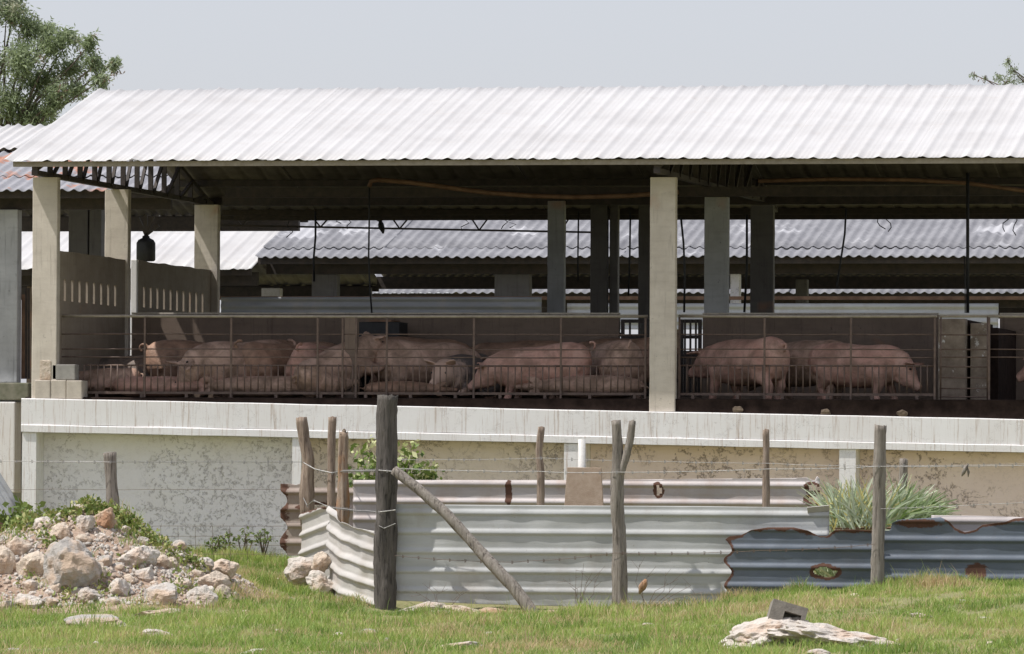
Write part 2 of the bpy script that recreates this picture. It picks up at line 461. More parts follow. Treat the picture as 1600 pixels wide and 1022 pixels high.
# ------------------------------------------------------------------ terrain heights
PXC = [-400, 0, 300, 500, 620, 1050, 1200, 1370, 1600, 2100]
ROWS = [(-28, [1040] * 10),
        (-20, [1004, 1002, 1000, 1002, 1006, 1002, 995, 988, 985, 985]),
        (-13, [970, 966, 957, 968, 980, 968, 950, 935, 930, 930]),
        (-8, [935, 930, 917, 940, 957, 951, 933, 918, 914, 914]),
        (-3, [885, 882, 874, 900, 918, 918, 908, 897, 892, 892]),
        (0, [872, 870, 868, 878, 885, 885, 885, 880, 880, 880])]
GY = np.array([r[0] for r in ROWS], float)
GX = np.linspace(-14, 14, 57)
GZ = np.zeros((len(ROWS), len(GX)))
for i, (Y, pys) in enumerate(ROWS):
    xs = [at(p, q, Y).x for p, q in zip(PXC, pys)]
    zs = [at(p, q, Y).z for p, q in zip(PXC, pys)]
    GZ[i] = np.interp(GX, xs, zs)
MC = at(120, 900, -9.8)            # heart of the rubble mound
def ground_np(X, Y, rough=True):
    X = np.asarray(X, float); Y = np.asarray(Y, float)
    yi = np.clip(Y, GY[0], GY[-1]); xi = np.clip(X, GX[0], GX[-1])
    iy = np.clip(np.searchsorted(GY, yi) - 1, 0, len(GY) - 2); ix = np.clip(np.searchsorted(GX, xi) - 1, 0, len(GX) - 2)
    ty = (yi - GY[iy]) / (GY[iy + 1] - GY[iy]); tx = (xi - GX[ix]) / (GX[1] - GX[0])
    z = (GZ[iy, ix] * (1 - tx) + GZ[iy, ix + 1] * tx) * (1 - ty) + (GZ[iy + 1, ix] * (1 - tx) + GZ[iy + 1, ix + 1] * tx) * ty
    if rough:
        z = z + 0.022 * np.sin(X * 2.1 + 1.3 * np.sin(Y * 0.9)) * np.sin(Y * 1.7 + X * 0.6) + 0.012 * np.sin(X * 5.3 + Y * 2.9) * np.sin(Y * 4.1 - X * 1.2)
    return z
_ml = at(-230, 940, -9.8).x; _mr = at(395, 930, -9.8).x
_MU = np.interp  # profile of the mound along X (photo silhouette), top to fade
_msx = [at(p, 900, -9.8).x for p in (-330, -150, -40, 30, 90, 130, 180, 235, 290, 340, 378)]
_msz = [at(0, q, -9.8).z for q in (935, 900, 850, 812, 793, 783, 800, 838, 866, 898, 930)]
def mound_np(X, Y):
    g = ground_np(X, Y, False)
    top = np.interp(X, _msx, _msz)
    u = (np.asarray(Y, float) + 9.3)
    prof = np.where(u < 0, np.clip(1 - (-u / 3.6), 0, 1), np.clip(1 - (u / 2.6), 0, 1))
    prof = prof * prof * (3 - 2 * prof) * 0.55 + prof * 0.45
    inside = (X > _msx[0]) & (X < _msx[-1])
    h = np.clip(top - g, 0, None) * prof
    bump = 0.05 * np.sin(X * 4.3 + Y * 1.1) * np.sin(Y * 3.7 - X) + 0.03 * np.sin(X * 9.1 + 2) * np.sin(Y * 7.7)
    return np.where(inside, g + h + bump * np.clip(h * 4, 0, 1) - 0.03, -99.0)
def surf(X, Y):
    return float(max(ground_np(X, Y), mound_np(X, Y)))
def hit(px, py, y0=-60.0):
    """where the line of sight through this photo point meets the ground or the mound"""
    Y = y0
    while Y < -0.05:
        p = at(px, py, Y)
        if p.z <= surf(p.x, p.y): return p
        Y += 0.04
    p = at(px, py, -0.1)
    return Vector((p.x, p.y, surf(p.x, p.y)))

def hit_np(px, py, y0=-14.0, dy=0.05):
    px = np.asarray(px, float); py = np.asarray(py, float)
    d = np.array(_F)[None] * FPX + np.array(R_)[None] * (px - 800)[:, None] - np.array(U_)[None] * (py - 511)[:, None]
    out = np.full((len(px), 3), np.nan); open_ = np.ones(len(px), bool)
    for Y in np.arange(y0, 0, dy):
        t = (Y - CAM.y) / d[:, 1]
        x = CAM.x + d[:, 0] * t; z = CAM.z + d[:, 2] * t
        g = np.maximum(ground_np(x, np.full_like(x, Y)), mound_np(x, np.full_like(x, Y)))
        k = open_ & (z <= g)
        out[k] = np.stack([x[k], np.full(k.sum(), Y), g[k]], 1)
        open_ &= ~k
        if not open_.any(): break
    return out[~np.isnan(out[:, 0])]
# ------------------------------------------------------------------ ground
def build_ground():
    xs = np.concatenate([[-900, -300, -100, -40, -20], np.arange(-14, 14.01, 0.22), [20, 40, 100, 300, 900]])
    ys = np.concatenate([[-300, -150, -95, -60, -40], np.arange(-30, 0.61, 0.25), [3, 8, 15, 30, 60, 150, 400, 1500]])
    X, Y = np.meshgrid(xs, ys)
    Z = ground_np(X, Y)
    V = np.stack([X.ravel(), Y.ravel(), Z.ravel()], 1)
    nx, ny = len(xs), len(ys)
    i = (np.arange(ny - 1)[:, None] * nx + np.arange(nx - 1)[None]).ravel()
    F = np.stack([i, i + 1, i + 1 + nx, i + nx], 1)
    tag(put('ground', arrays_mesh('ground', V, F), M['ground'], smooth=True), kind='structure')
    xs = np.arange(_msx[0], _msx[-1], 0.07); ys = np.arange(-13.2, -6.4, 0.08)
    X, Y = np.meshgrid(xs, ys)
    Z = mound_np(X, Y) + 0.02 * np.sin(X * 31 + Y * 17) * np.sin(Y * 27 - X * 13)
    V = np.stack([X.ravel(), Y.ravel(), Z.ravel()], 1)
    nx, ny = len(xs), len(ys)
    i = (np.arange(ny - 1)[:, None] * nx + np.arange(nx - 1)[None]).ravel()
    F = np.stack([i, i + 1, i + 1 + nx, i + nx], 1)
    tag(put('mound', arrays_mesh('mound', V, F), M['mound'], smooth=True), kind='structure')
build_ground()

# ------------------------------------------------------------------ corrugated sheets
def rib(x, pitch, width, height):
    t = (x / pitch) % 1.0
    d = min(t, 1 - t) * pitch
    return height * max(0.0, math.cos(min(1.0, d / (width / 2)) * math.pi / 2)) ** 0.7 if d < width / 2 else 0.0

def prof_white(x):          # big round rib every 0.3 m and fine flutes between
    return rib(x, 0.2975, 0.11, 0.021) + 0.004 * (0.5 + 0.5 * math.cos(2 * math.pi * x / 0.0595))
def prof_cement(x):
    return 0.027 * (0.5 + 0.5 * math.cos(2 * math.pi * x / 0.177)) + rib(x, 0.177, 0.09, 0.012)

def slope_sheet(x0, x1, a, b, prof, ref, rows=7, step=0.017, lift=0.0, wob=0.004, seed=0.0, ragged=0.0):
    """one roofing sheet from eave point a=(Y,z) to top point b=(Y,z), ribs running up the slope"""
    n = max(3, int((x1 - x0) / step))
    xs = [x0 + (x1 - x0) * i / n for i in range(n + 1)]
    V = []; F = []
    for j in range(rows + 1):
        t = j / rows
        for x in xs:
            e = ragged * nz(x * 3, seed, 5) if j == 0 else 0.0
            Y = a[0] + (b[0] - a[0]) * t + e
            z = a[1] + (b[1] - a[1]) * t + prof(x - ref) + lift + (0.010 if 0.0 <= x - x0 < 0.115 else 0.0) + wob * nz(x * 0.8, t * 4, seed)
            z += 0.010 * nz(x * 0.35, t * 1.3, seed + 9)
            V.append((x, Y, z))
    for j in range(rows):
        for i in range(n):
            q = j * (n + 1) + i
            F.append((q, q + 1, q + n + 2, q + n + 1))
    me = arrays_mesh('roof_sheet', V, F)
    return me

def thicken(o, t, under=None):
    md = o.modifiers.new('thickness', 'SOLIDIFY'); md.thickness = t; md.offset = -1
    if under: o.data.materials.append(M[under]); md.material_offset = 1
    return o

# ================================================================== the near barn
A = empty('pig_barn', (XX(33, 0), 0, 0), 'open sided pig barn with a white corrugated roof on a whitewashed plinth', 'barn')
XL = XX(33, -0.06, 650); XR = XX(1600, 0) + 2.2
zt0, zt1 = at(33, 622, -0.06), at(1600, 655, -0.06)
zb0, zb1 = at(60, 675, -0.06), at(1600, 707, -0.06)
def lerpz(p, q, x): return p.z + (q.z - p.z) * (x - p.x) / (q.x - p.x)
def top_z(x): return lerpz(zt0, zt1, x)
def bot_z(x): return lerpz(zb0, zb1, x)
ZF = at(700, 622.5, 0.3).z                                   # pen floor
ZC = at(72, 277, 0).z                                        # column head
ZE = at(600, 250, -0.7).z                                    # eave
SLOPE = (at(800, 138, 4.7).z - ZE) / 5.4
def roof_z(Y): return ZE + SLOPE * (Y + 0.7) if Y < 4.7 else ZE + SLOPE * 5.4 - SLOPE * (Y - 4.7)

def long_prism(name, x0, x1, y0, y1, fz0, fz1, mat, parent, n=40, wob=0.006, seed=0):
    V = []; F = []
    for i in range(n + 1):
        x = x0 + (x1 - x0) * i / n
        e = [wob * nz(x * 1.7, seed + q * 3.3) for q in range(4)]
        V += [(x, y0 + e[0], fz0(x) + e[1]), (x, y1, fz0(x)), (x, y1, fz1(x)), (x, y0 + 0.012 + e[0], fz1(x) + e[2]), (x, y0 + e[0], fz1(x) - 0.012 + e[2])]
    for i in range(n):
        b = i * 5
        for k in range(5): F.append((b + k, b + (k + 1) % 5, b + 5 + (k + 1) % 5, b + 5 + k))
    F.append((0, 4, 3, 2, 1)); b = n * 5; F.append((b, b + 1, b + 2, b + 3, b + 4))
    me = bpy.data.meshes.new(name); me.from_pydata(V, [], F); me.update()
    return put(name, me, mat, parent)
long_prism('plinth_beam', XL, XR, -0.06, 0.34, lambda x: bot_z(x) + 0.105, top_z, M['whitewash'], A)
long_prism('plinth_ledge', XL + 0.004, XR, -0.078, 0.33, bot_z, lambda x: bot_z(x) + 0.103, M['whitewash'], A, seed=4)
PIL = [(33, 56), (455, 470), (880, 914), (1310, 1337), (1740, 1770)]
for a, b in PIL:
    x0, x1 = XX(a, -0.05, 760), XX(b, -0.05, 760)
    o = long_prism('pilaster', x0 + 0.01, x1, -0.05, 0.42, lambda x: -0.5, lambda x: bot_z(x) - 0.002, M['whitewash'], A, n=3)
for k in range(4):
    x0, x1 = XX(PIL[k][1], -0.05, 760) + 0.002, XX(PIL[k + 1][0], -0.05, 760) - 0.002
    mb = MB()
    n, m_ = 44, 18
    V = []; F = []
    for j in range(m_ + 1):
        for i in range(n + 1):
            x = x0 + (x1 - x0) * i / n; z = -0.5 + (bot_z(x) + 0.5 - 0.003) * j / m_
            V.append((x, 0.38 + 0.018 * nz(x * 2.4, z * 2.4, k * 7) + 0.010 * nz(x * 7, z * 7, k), z))
    for j in range(m_):
        for i in range(n):
            q = j * (n + 1) + i; F.append((q, q + 1, q + n + 2, q + n + 1))
    put('recess_wall', arrays_mesh('recess_wall', V, F), M[('stucco_white', 'stucco_cream', 'stucco_buff', 'stucco_buff')[k]], A, smooth=True)
MB().box(XL + 0.05, XR, 0.45, 12.0, -0.6, ZF - 0.32).build('foundation', M['pen_wall'], A)
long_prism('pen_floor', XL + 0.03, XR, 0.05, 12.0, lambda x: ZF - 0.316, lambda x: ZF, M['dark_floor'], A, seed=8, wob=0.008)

# columns
def column(pxa, pxb, Y, ztop, zbase, mat, depth=0.17, py=450):
    x0, x1 = XX(pxa, Y, py), XX(pxb, Y, py)
    mb = MB(); n = 14
    V = []; F = []
    for i in range(n + 1):
        z = zbase + (ztop - zbase) * i / n
        e = [0.006 * nz(z * 3, q * 5.1, pxa) for q in range(4)]
        V += [(x0 + e[0], Y, z), (x1 + e[1], Y, z), (x1 + e[1], Y + depth, z), (x0 + e[0], Y + depth, z)]
    for i in range(n):
        for k in range(4):
            F.append((i * 4 + k, i * 4 + (k + 1) % 4, i * 4 + 4 + (k + 1) % 4, i * 4 + 4 + k))
    F.append((3, 2, 1, 0)); F.append(tuple(n * 4 + k for k in range(4)))
    me = bpy.data.meshes.new('column'); me.from_pydata(V, [], F); me.update()
    bm = bmesh.new(); bm.from_mesh(me)
    ed = [e for e in bm.edges if abs(e.verts[0].co.z - e.verts[1].co.z) > 0.05]
    bmesh.ops.bevel(bm, geom=ed, offset=0.012, segments=2, affect='EDGES', profile=0.5)
    bm.to_mesh(me); bm.free()
    return put('column', me, mat, A)
xm = XX(1035, 0)
column(50, 89, 0.0, ZC, top_z(XX(70, 0)) + 0.002, M['column'])
column(1015, 1055, 0.0, at(1035, 277, 0).z, top_z(xm) + 0.002, M['column'])
column(163, 200, 4.0, at(180, 296, 4.0).z, ZF + 0.002, M['column'])
column(1100, 1137, 4.36, at(1119, 308, 4.36).z, ZF + 0.002, M['column_grey'])
column(303, 340, 9.4, at(320, 320, 9.4).z, ZF + 0.002, M['column'])
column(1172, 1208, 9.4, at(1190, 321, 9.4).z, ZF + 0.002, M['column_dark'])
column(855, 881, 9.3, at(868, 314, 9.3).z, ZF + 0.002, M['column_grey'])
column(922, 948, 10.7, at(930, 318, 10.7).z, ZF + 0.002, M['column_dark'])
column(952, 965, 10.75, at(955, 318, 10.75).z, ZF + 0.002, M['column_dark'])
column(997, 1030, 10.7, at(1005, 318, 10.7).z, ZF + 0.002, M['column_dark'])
XC1, XC2 = XX(70, 0), xm

# roof sheets, front and back slope
seams = [5, 204, 405, 606, 810, 1014, 1219, 1424, 1632, 1842]
sx = [XX(p, -0.7, 250) for p in seams]
ZRD = ZE + SLOPE * 5.4
for k in range(len(sx) - 1):
    ref = sx[0] + 0.03 + 0.0
    ln = 0.004 if k % 2 else 0.0
    o = put('roof_sheet', slope_sheet(sx[k], sx[k + 1] + 0.09, (-0.7 + 0.02 * nz(k * 3.1), ZE), (4.72, ZRD + 0.004), prof_white, ref, 9, lift=ln, seed=k, wob=0.008), M['roof_white'], A, True)
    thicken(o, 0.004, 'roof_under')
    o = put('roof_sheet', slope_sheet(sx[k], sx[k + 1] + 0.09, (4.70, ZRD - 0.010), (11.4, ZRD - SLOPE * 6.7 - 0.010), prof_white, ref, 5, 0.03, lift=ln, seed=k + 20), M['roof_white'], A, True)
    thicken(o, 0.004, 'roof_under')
# purlins
for Y in (-0.62, 0.7, 2.1, 3.5, 4.5, 5.7, 6.9, 8.1, 9.3, 10.3, 11.25):
    z = roof_z(Y) - 0.02
    dz = 0.10 if -0.5 < Y < 11 else 0.07
    MB().box(sx[0] + 0.12, XR, Y, Y + 0.06, z - dz, z).build('purlin', M['rail'] if Y < 0 else M['steel'], A)
# head beams on the column rows
for Y, py, h, xs0 in ((4.02, 308, 0.14, XX(350, 4)), (9.42, 321, 0.16, XX(345, 9.4)), (11.0, 336, 0.10, XX(345, 11))):
    z = at(700, py, Y).z
    MB().box(xs0, XR, Y, Y + 0.13, z + 0.002, z + h).build('head_beam', M['steel'], A)
z = at(700, 344, 11.1).z
MB().box(XC1 + 0.15, XR, 11.12, 11.18, z, z + 0.09).build('rear_fascia', M['steel'], A)
# trusses
def truss(xc, y0, y1, nweb):
    mb = MB()
    zc = ZC + 0.04
    t = empty('roof_truss', (xc, 0, zc)); t.parent = A; t.location = Vector((xc, 0, zc)) - A.location
    y0z = zc
    MB().beam((xc, y0, zc), (xc, y1, zc), 0.09, 0.07).build('bottom_chord', M['steel'], t)
    MB().beam((xc, y0, roof_z(y0) - 0.14), (xc, 4.7, ZRD - 0.14), 0.08, 0.06).build('top_chord', M['steel'], t)
    MB().beam((xc, 4.72, ZRD - 0.14), (xc, y1, roof_z(y1) - 0.14), 0.08, 0.06).build('top_chord', M['steel'], t)
    st = (y1 - y0) / nweb
    for k in range(nweb + 1):
        Y = y0 + k * st
        if roof_z(Y) - 0.15 > zc + 0.08:
            MB().beam((xc, Y, zc), (xc, Y, roof_z(Y) - 0.15), 0.07, 0.05).build('web', M['steel'], t)
            if k < nweb:
                Y2 = Y + st
                MB().beam((xc + 0.04, Y, zc), (xc + 0.04, Y2, roof_z(Y2) - 0.15), 0.045, 0.045).build('web', M['steel'], t)
truss(XC1 - 0.02, -0.55, 10.6, 13)
truss(XC2, -0.55, 10.6, 13)
# lattice girder hanging under the rear slope
g = empty('lattice_girder', (0, 11.4, 0)); g.parent = A; g.location = Vector((0, 11.4, 0)) - A.location
p0, p1 = at(345, 352, 11.4), at(925, 363, 11.4)
MB().beam(p0, p1, 0.03, 0.03).build('bottom_chord', M['steel'], g)
for px in (378, 502, 626, 750, 876):
    c = p0.lerp(p1, (px - 345) / 580)
    for s in (-1, 1):
        q = at(px + s * 18, 334, 11.4)
        MB().beam(c, q, 0.022, 0.022).build('web', M['steel'], g)
# hanging brown pipe, hoses
mb = MB()
pts = [at(577, 292, 3.7), at(580, 283, 3.7), at(590, 281, 3.7)]
for px, py in ((640, 285), (700, 293), (760, 301), (830, 306), (900, 308), (980, 306), (1060, 300)): pts.append(at(px, py, 3.7))
mb.tube(pts, 0.035, 8).build('water_pipe', M['rust_pipe'], A, True)
def hose(pts, r, Y, name='hanging_hose', mat='black'):
    MB().tube([at(a, b, Y) for a, b in pts], r, 6).build(name, M[mat], A, True)
hose([(577, 294), (577, 340), (576, 400), (578, 450), (581, 489)], 0.014, 3.8)
hose([(493, 330), (493, 370), (490, 405), (491, 440)], 0.018, 8.0)
hose([(904, 330), (903, 400), (903, 440)], 0.014, 8.0)
hose([(985, 332), (984, 400), (982, 462)], 0.016, 8.0)
hose([(1064, 340), (1068, 380), (1070, 430), (1069, 488)], 0.017, 3.6)
hose([(1167, 335), (1167, 420), (1163, 488)], 0.02, 8.0)
hose([(1322, 325), (1320, 365), (1314, 405), (1308, 445), (1307, 450), (1311, 448)], 0.016, 6.0)
hose([(1512, 270), (1512, 380), (1512, 489)], 0.026, 3.4)
hose([(1507, 400), (1508, 450), (1508, 489)], 0.008, 3.5)
hose([(1185, 283), (1300, 280), (1420, 281), (1510, 286), (1600, 298), (1700, 306)], 0.03, 3.7, 'water_pipe', 'rust_pipe')
for k, (px, py) in enumerate(((455, 365), (533, 343), (550, 352), (727, 355), (785, 352), (800, 350), (1378, 352), (1390, 356), (1575, 356), (1586, 362))):
    q = [at(px, 336, 11.3)]
    for i in range(4): q.append(at(px + random.uniform(-9, 9), 336 + (py - 330) * (i + 1) / 4 * 1.0, 11.3))
    MB().tube(q, 0.008, 5).build('loose_wire', M['black'], A)

# pen walls
ZW = at(600, 491.5, 4.2).z
def wall_seg(pa, pb, Y, ztop, name='pen_wall', th=0.13):
    long_prism(name, XX(pa, Y, 500), XX(pb, Y, 500), Y, Y + th, lambda x: ZF + 0.002, lambda x: ztop, M['pen_wall'], A, n=20, seed=pa, wob=0.008)
    x0, x1 = XX(pa, Y, 500), XX(pb, Y, 500)
    MB().box(x0, x1, Y - 0.012, Y + th + 0.01, ztop + 0.003, ztop + 0.028).build('wall_cap', M['column'], A)
wall_seg(206, 967, 4.2, ZW)
wall_seg(1098, 1466, 4.2, ZW)
wall_seg(1562, 1850, 4.2, ZW)
MB().box(XX(860, 9.7), XX(1300, 9.7), 9.7, 9.82, ZF + 0.002, at(1000, 548, 9.7).z).build('pen_wall', M['pen_wall'], A)
def slotted(xw, y0, y1, z0, z1, zs0, zs1, slots, th, mat, name, endmat=None):
    """a wall along Y with through slots; one connected skin"""
    ys = sorted(set([y0, y1] + [v for s in slots for v in s])); zs = [z0, zs0, zs1, z1]
    hole = lambda a, b, j: j == 1 and any(abs(a - s[0]) < 1e-6 for s in slots)
    V = {}; L = []; F = []
    def vid(x, y, z):
        kk = (round(x, 4), round(y, 4), round(z, 4))
        if kk not in V: V[kk] = len(L); L.append((x, y, z - (0.02 * nz(y * 2, xw) if z == z1 else 0)))
        return V[kk]
    xa, xb = xw - th, xw
    ny, nzz = len(ys) - 1, 3
    solid = lambda i, j: 0 <= i < ny and 0 <= j < nzz and not hole(ys[i], ys[i + 1], j)
    for i in range(ny):
        for j in range(nzz):
            if not solid(i, j): continue
            a, b, c, d = ys[i], ys[i + 1], zs[j], zs[j + 1]
            F.append((vid(xb, a, c), vid(xb, b, c), vid(xb, b, d), vid(xb, a, d)))
            F.append((vid(xa, a, c), vid(xa, a, d), vid(xa, b, d), vid(xa, b, c)))
            if not solid(i - 1, j): F.append((vid(xa, a, c), vid(xb, a, c), vid(xb, a, d), vid(xa, a, d)))
            if not solid(i + 1, j): F.append((vid(xb, b, c), vid(xa, b, c), vid(xa, b, d), vid(xb, b, d)))
            if not solid(i, j - 1): F.append((vid(xa, a, c), vid(xa, b, c), vid(xb, b, c), vid(xb, a, c)))
            if not solid(i, j + 1): F.append((vid(xa, a, d), vid(xb, a, d), vid(xb, b, d), vid(xa, b, d)))
    me = bpy.data.meshes.new(name); me.from_pydata(L, [], F); me.update()
    return put(name, me, mat, A)
xw1 = XX(93, 0.18)
sl1 = [(0.40 + 0.42 * k, 0.515 + 0.42 * k) for k in range(8)]
slotted(xw1, 0.174, 3.998, ZF + 0.002, at(93, 392, 0.2).z, at(130, 474, 1.8).z, at(130, 441, 1.8).z, sl1, 0.03, M['partition'], 'slotted_partition')
xw2 = XX(216, 4.7)
sl2 = [(4.98 + 0.42 * k, 5.095 + 0.42 * k) for k in range(10)]
slotted(xw2, 4.7, 9.395, ZF + 0.002, at(216, 407, 4.7).z, at(260, 484, 6.5).z, at(260, 452, 6.5).z, sl2, 0.03, M['partition'], 'slotted_partition')
MB().box(XX(205, 4.66), xw2 - 0.005, 4.60, 4.695, ZF + 0.002, at(210, 406, 4.65).z).build('partition_end', M['whitewash'], A, bevel=0.01)
# feeder box and pillars inside the pens
def boxpx(name, pa, pb, pyt, Y, depth, mat, zb=None, label=None):
    x0, x1 = XX(pa, Y, 560), XX(pb, Y, 560)
    o = MB().box(x0, x1, Y, Y + depth, (ZF + 0.003) if zb is None else zb, at((pa + pb) / 2, pyt, Y).z).build(name, mat, A, bevel=0.012)
    return o
boxpx('gate_pillar', 538, 556, 496, 0.75, 0.22, M['pen_wall'])
boxpx('gate_pillar', 1466, 1508, 498, 1.0, 0.30, M['pillar'])
boxpx('gate_pillar', 1516, 1543, 505, 1.2, 0.30, M['pillar'])
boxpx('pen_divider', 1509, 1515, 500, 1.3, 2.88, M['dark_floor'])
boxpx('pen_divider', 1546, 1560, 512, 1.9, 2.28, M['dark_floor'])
fd = empty('pig_feeder', (XX(590, 3.4), 3.4, ZF), 'dark box feeder standing against the pen wall behind the concrete gate pillar', 'feeder')
x0, x1 = XX(556, 3.3), XX(624, 3.3)
zf1 = at(590, 503, 3.3).z
MB().box(x0, x1, 3.3, 3.9, ZF + 0.45, zf1).build('hopper', M['black'], fd, bevel=0.015)
MB().quadbox([(x0 + .1, 3.35, ZF + .2), (x1 - .1, 3.35, ZF + .2), (x1 - .1, 3.85, ZF + .2), (x0 + .1, 3.85, ZF + .2), (x0 + .005, 3.31, ZF + .448), (x1 - .005, 3.31, ZF + .448), (x1 - .005, 3.89, ZF + .448), (x0 + .005, 3.89, ZF + .448)]).build('chute', M['black'], fd)
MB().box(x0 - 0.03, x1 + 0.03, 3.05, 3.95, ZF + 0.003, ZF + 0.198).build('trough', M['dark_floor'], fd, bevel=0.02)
MB().box(x0 + 0.2, x1 - 0.12, 3.28, 3.92, zf1 + 0.002, zf1 + 0.03).build('lid', M['rust_pipe'], fd)
# barred pen gates in the gaps of the rear wall
def grille(pa, pb, Y, label):
    x0, x1 = XX(pa, Y, 520), XX(pb, Y, 520)
    zt = at(pa, 499, Y).z; zb = ZF + 0.08
    r = empty('pen_gate', (x0, Y, ZF), label, 'gate', 'barred gates in the pen walls')
    fr = MB()
    for q in ((x0, x0 + .05, zb, zt), (x1 - .05, x1, zb, zt)): MB().box(q[0], q[1], Y, Y + .05, q[2], q[3]).build('frame_post', M['steel'], r)
    for z in (zb, zb + (zt - zb) * 0.5, zb + (zt - zb) * 0.75, zt - 0.05):
        MB().box(x0 + .052, x1 - .052, Y + .004, Y + .044, z, z + 0.05).build('cross_bar', M['steel'], r)
    n = 4
    for k in range(1, n):
        x = x0 + (x1 - x0) * k / n
        MB().box(x - .014, x + .014, Y - .026, Y + .002, zb, zt).build('gate_bar', M['steel'], r)
    for z in (zb + 0.2, zt - 0.25): MB().box(x0 - 0.03, x0 - 0.002, Y, Y + 0.05, z, z + 0.06).build('hinge', M['steel'], r)
grille(970, 1028, 4.25, 'dark barred gate in the pen wall just behind the front concrete column')
grille(1062, 1096, 4.25, 'dark barred gate to the pen wall behind the standing pigs')

# ------------------------------------------------------------------ steel railings along the front of the pens
def railing(pa, pb, label, yt, posts, bar0, bar1, ybt, ybb, gates):
    Y = 0.30
    x0, x1 = XX(pa, Y), XX(pb, Y)
    r = empty('steel_railing', (x0, Y, ZF), label, 'railing', 'steel railings in front of the pens')
    T = lambda px, py: at(px, py, Y)
    zr = (T((pa + pb) / 2, yt)).z
    MB().tube([(x0, Y, zr), ((x0 + x1) / 2, Y, zr - 0.006), (x1, Y, zr)], 0.020, 8).build('top_rail', M['rail'], r, True)
    for i, py in enumerate((522.5, 546, 558.5)):
        z = T((pa + pb) / 2, py).z
        n = 10
        MB().tube([(x0 + (x1 - x0) * q / n, Y + 0.012, z + 0.008 * nz(q * 2.3, i * 4.4 + pa)) for q in range(n + 1)], 0.0085, 6).build('wire_rail', M['bar'], r, True)
    zb1_, zb0_ = T((pa + pb) / 2, ybt).z, ZF + 0.05
    xb0, xb1 = XX(bar0, Y), XX(bar1, Y)
    MB().tube([(xb0, Y, zb1_), (xb1, Y, zb1_)], 0.013, 6).build('bar_rail', M['bar'], r, True)
    MB().box(xb0, xb1, Y - 0.018, Y + 0.018, zb0_, zb0_ + 0.035).build('foot_rail', M['bar'], r)
    n = int(round((bar1 - bar0) / 10.6))
    bar = None
    for k in range(n + 1):
        x = xb0 + (xb1 - xb0) * k / n
        if bar is None:
            bar = MB().tube([(x, Y - 0.012, zb0_ + 0.036), (x, Y - 0.012, zb1_ + 0.012)], 0.0105, 6).build('bar', M['bar'], r, True)
            bx = x; bl = bar.location.copy()
        else:
            c = bar.copy(); c.location = bl + Vector((x - bx + random.uniform(-.006, .006), 0, 0)); c.rotation_euler = (0, random.uniform(-.012, .012), 0)
            COL.objects.link(c)
    for px in posts:
        x = XX(px, Y)
        MB().box(x - 0.013, x + 0.013, Y - 0.045, Y - 0.021, ZF + 0.002, zr - 0.021).build('rail_post', M['bar'], r)
    for px in range(int(bar0) + 20, int(bar1), 70):
        x = XX(px, Y)
        MB().box(x - 0.02, x + 0.02, Y - 0.03, Y + 0.03, ZF + 0.001, zb0_ - 0.001).build('foot', M['bar'], r)
railing(92, 1012, 'long rusty steel railing of thin bars along the first pens beside the block stack', 494, (95, 227, 362, 497, 536, 557, 605, 741, 877, 1009), 132, 1008, 571.5, 617, ())
railing(1060, 1464, 'shorter rusty steel railing of thin bars in front of the standing pigs', 494, (1062, 1195, 1330, 1461), 1063, 1460, 571.5, 625, ())
railing(1545, 1840, 'rusty steel railing at the far end beyond the whitewashed gate pillars', 494, (1546, 1700), 1700, 1830, 571.5, 625, ())
# rails bridging the gate pillars
r = empty('gate_rails', (XX(1470, 0.3), 0.3, ZF), 'bare horizontal steel gate rails across the whitewashed gate pillars', 'gate')
for py in (523, 546, 558, 573, 590, 607, 620):
    MB().tube([at(1468, py, 0.35), at(1545, py + 0.3, 0.35)], 0.010, 6).build('rail', M['bar'], r, True)
MB().tube([at(1468, 494, 0.35), at(1545, 494, 0.35)], 0.018, 6).build('rail', M['rail'], r, True)
for px in (1470, 1543):
    MB().tube([(XX(px, 0.35), 0.35, ZF + 0.002), (XX(px, 0.35), 0.35, at(px, 493, 0.35).z)], 0.013, 6).build('stile', M['bar'], r, True)

# dung lumps on the plinth ledge
def rock_mesh(w, d, h, seed, sub=3, planes=11, rough=0.075, sharp=0.58):
    rd = random.Random(seed)
    bm = bmesh.new()
    bmesh.ops.create_icosphere(bm, subdivisions=sub, radius=1.0)
    N = []
    for _ in range(planes):
        v = Vector((rd.gauss(0, 1), rd.gauss(0, 1), rd.gauss(0, 1))).normalized()
        N.append((v, rd.uniform(sharp, 1.02)))
    o = rd.uniform(0, 90)
    for v in bm.verts:
        dv = v.co.normalized()
        r = 1.08
        for n, hh in N:
            c = dv.dot(n)
            if c > 0.15: r = min(r, hh / c)
        r *= 1 + rough * noise.noise(dv * 2.6 + Vector((o, 0, 0))) * 2 + rough * noise.noise(dv * 7 + Vector((0, o, 0)))
        v.co = dv * r
    for v in bm.verts: v.co = Vector((v.co.x * w / 2, v.co.y * d / 2, v.co.z * h / 2))
    me = bpy.data.meshes.new('rock'); bm.to_mesh(me); bm.free()
    return me
for px, w_, lab in ((1291, 0.17, 'pale lump of dry dung on the plinth under the standing pigs'), (1153, 0.16, 'dark lump of dung on the plinth beneath the pig facing away'), (1410, 0.15, 'brown flat dung pat on the plinth near the gate pillars')):
    x = XX(px, 0.0)
    o = tag(put('dung_lump', rock_mesh(w_, 0.12, w_ * 0.7, px, 2, 8, 0.15), M['dung']), lab, 'dung', 'dung lumps on the plinth')
    o.location = (x, -0.0, top_z(x) + w_ * 0.24)

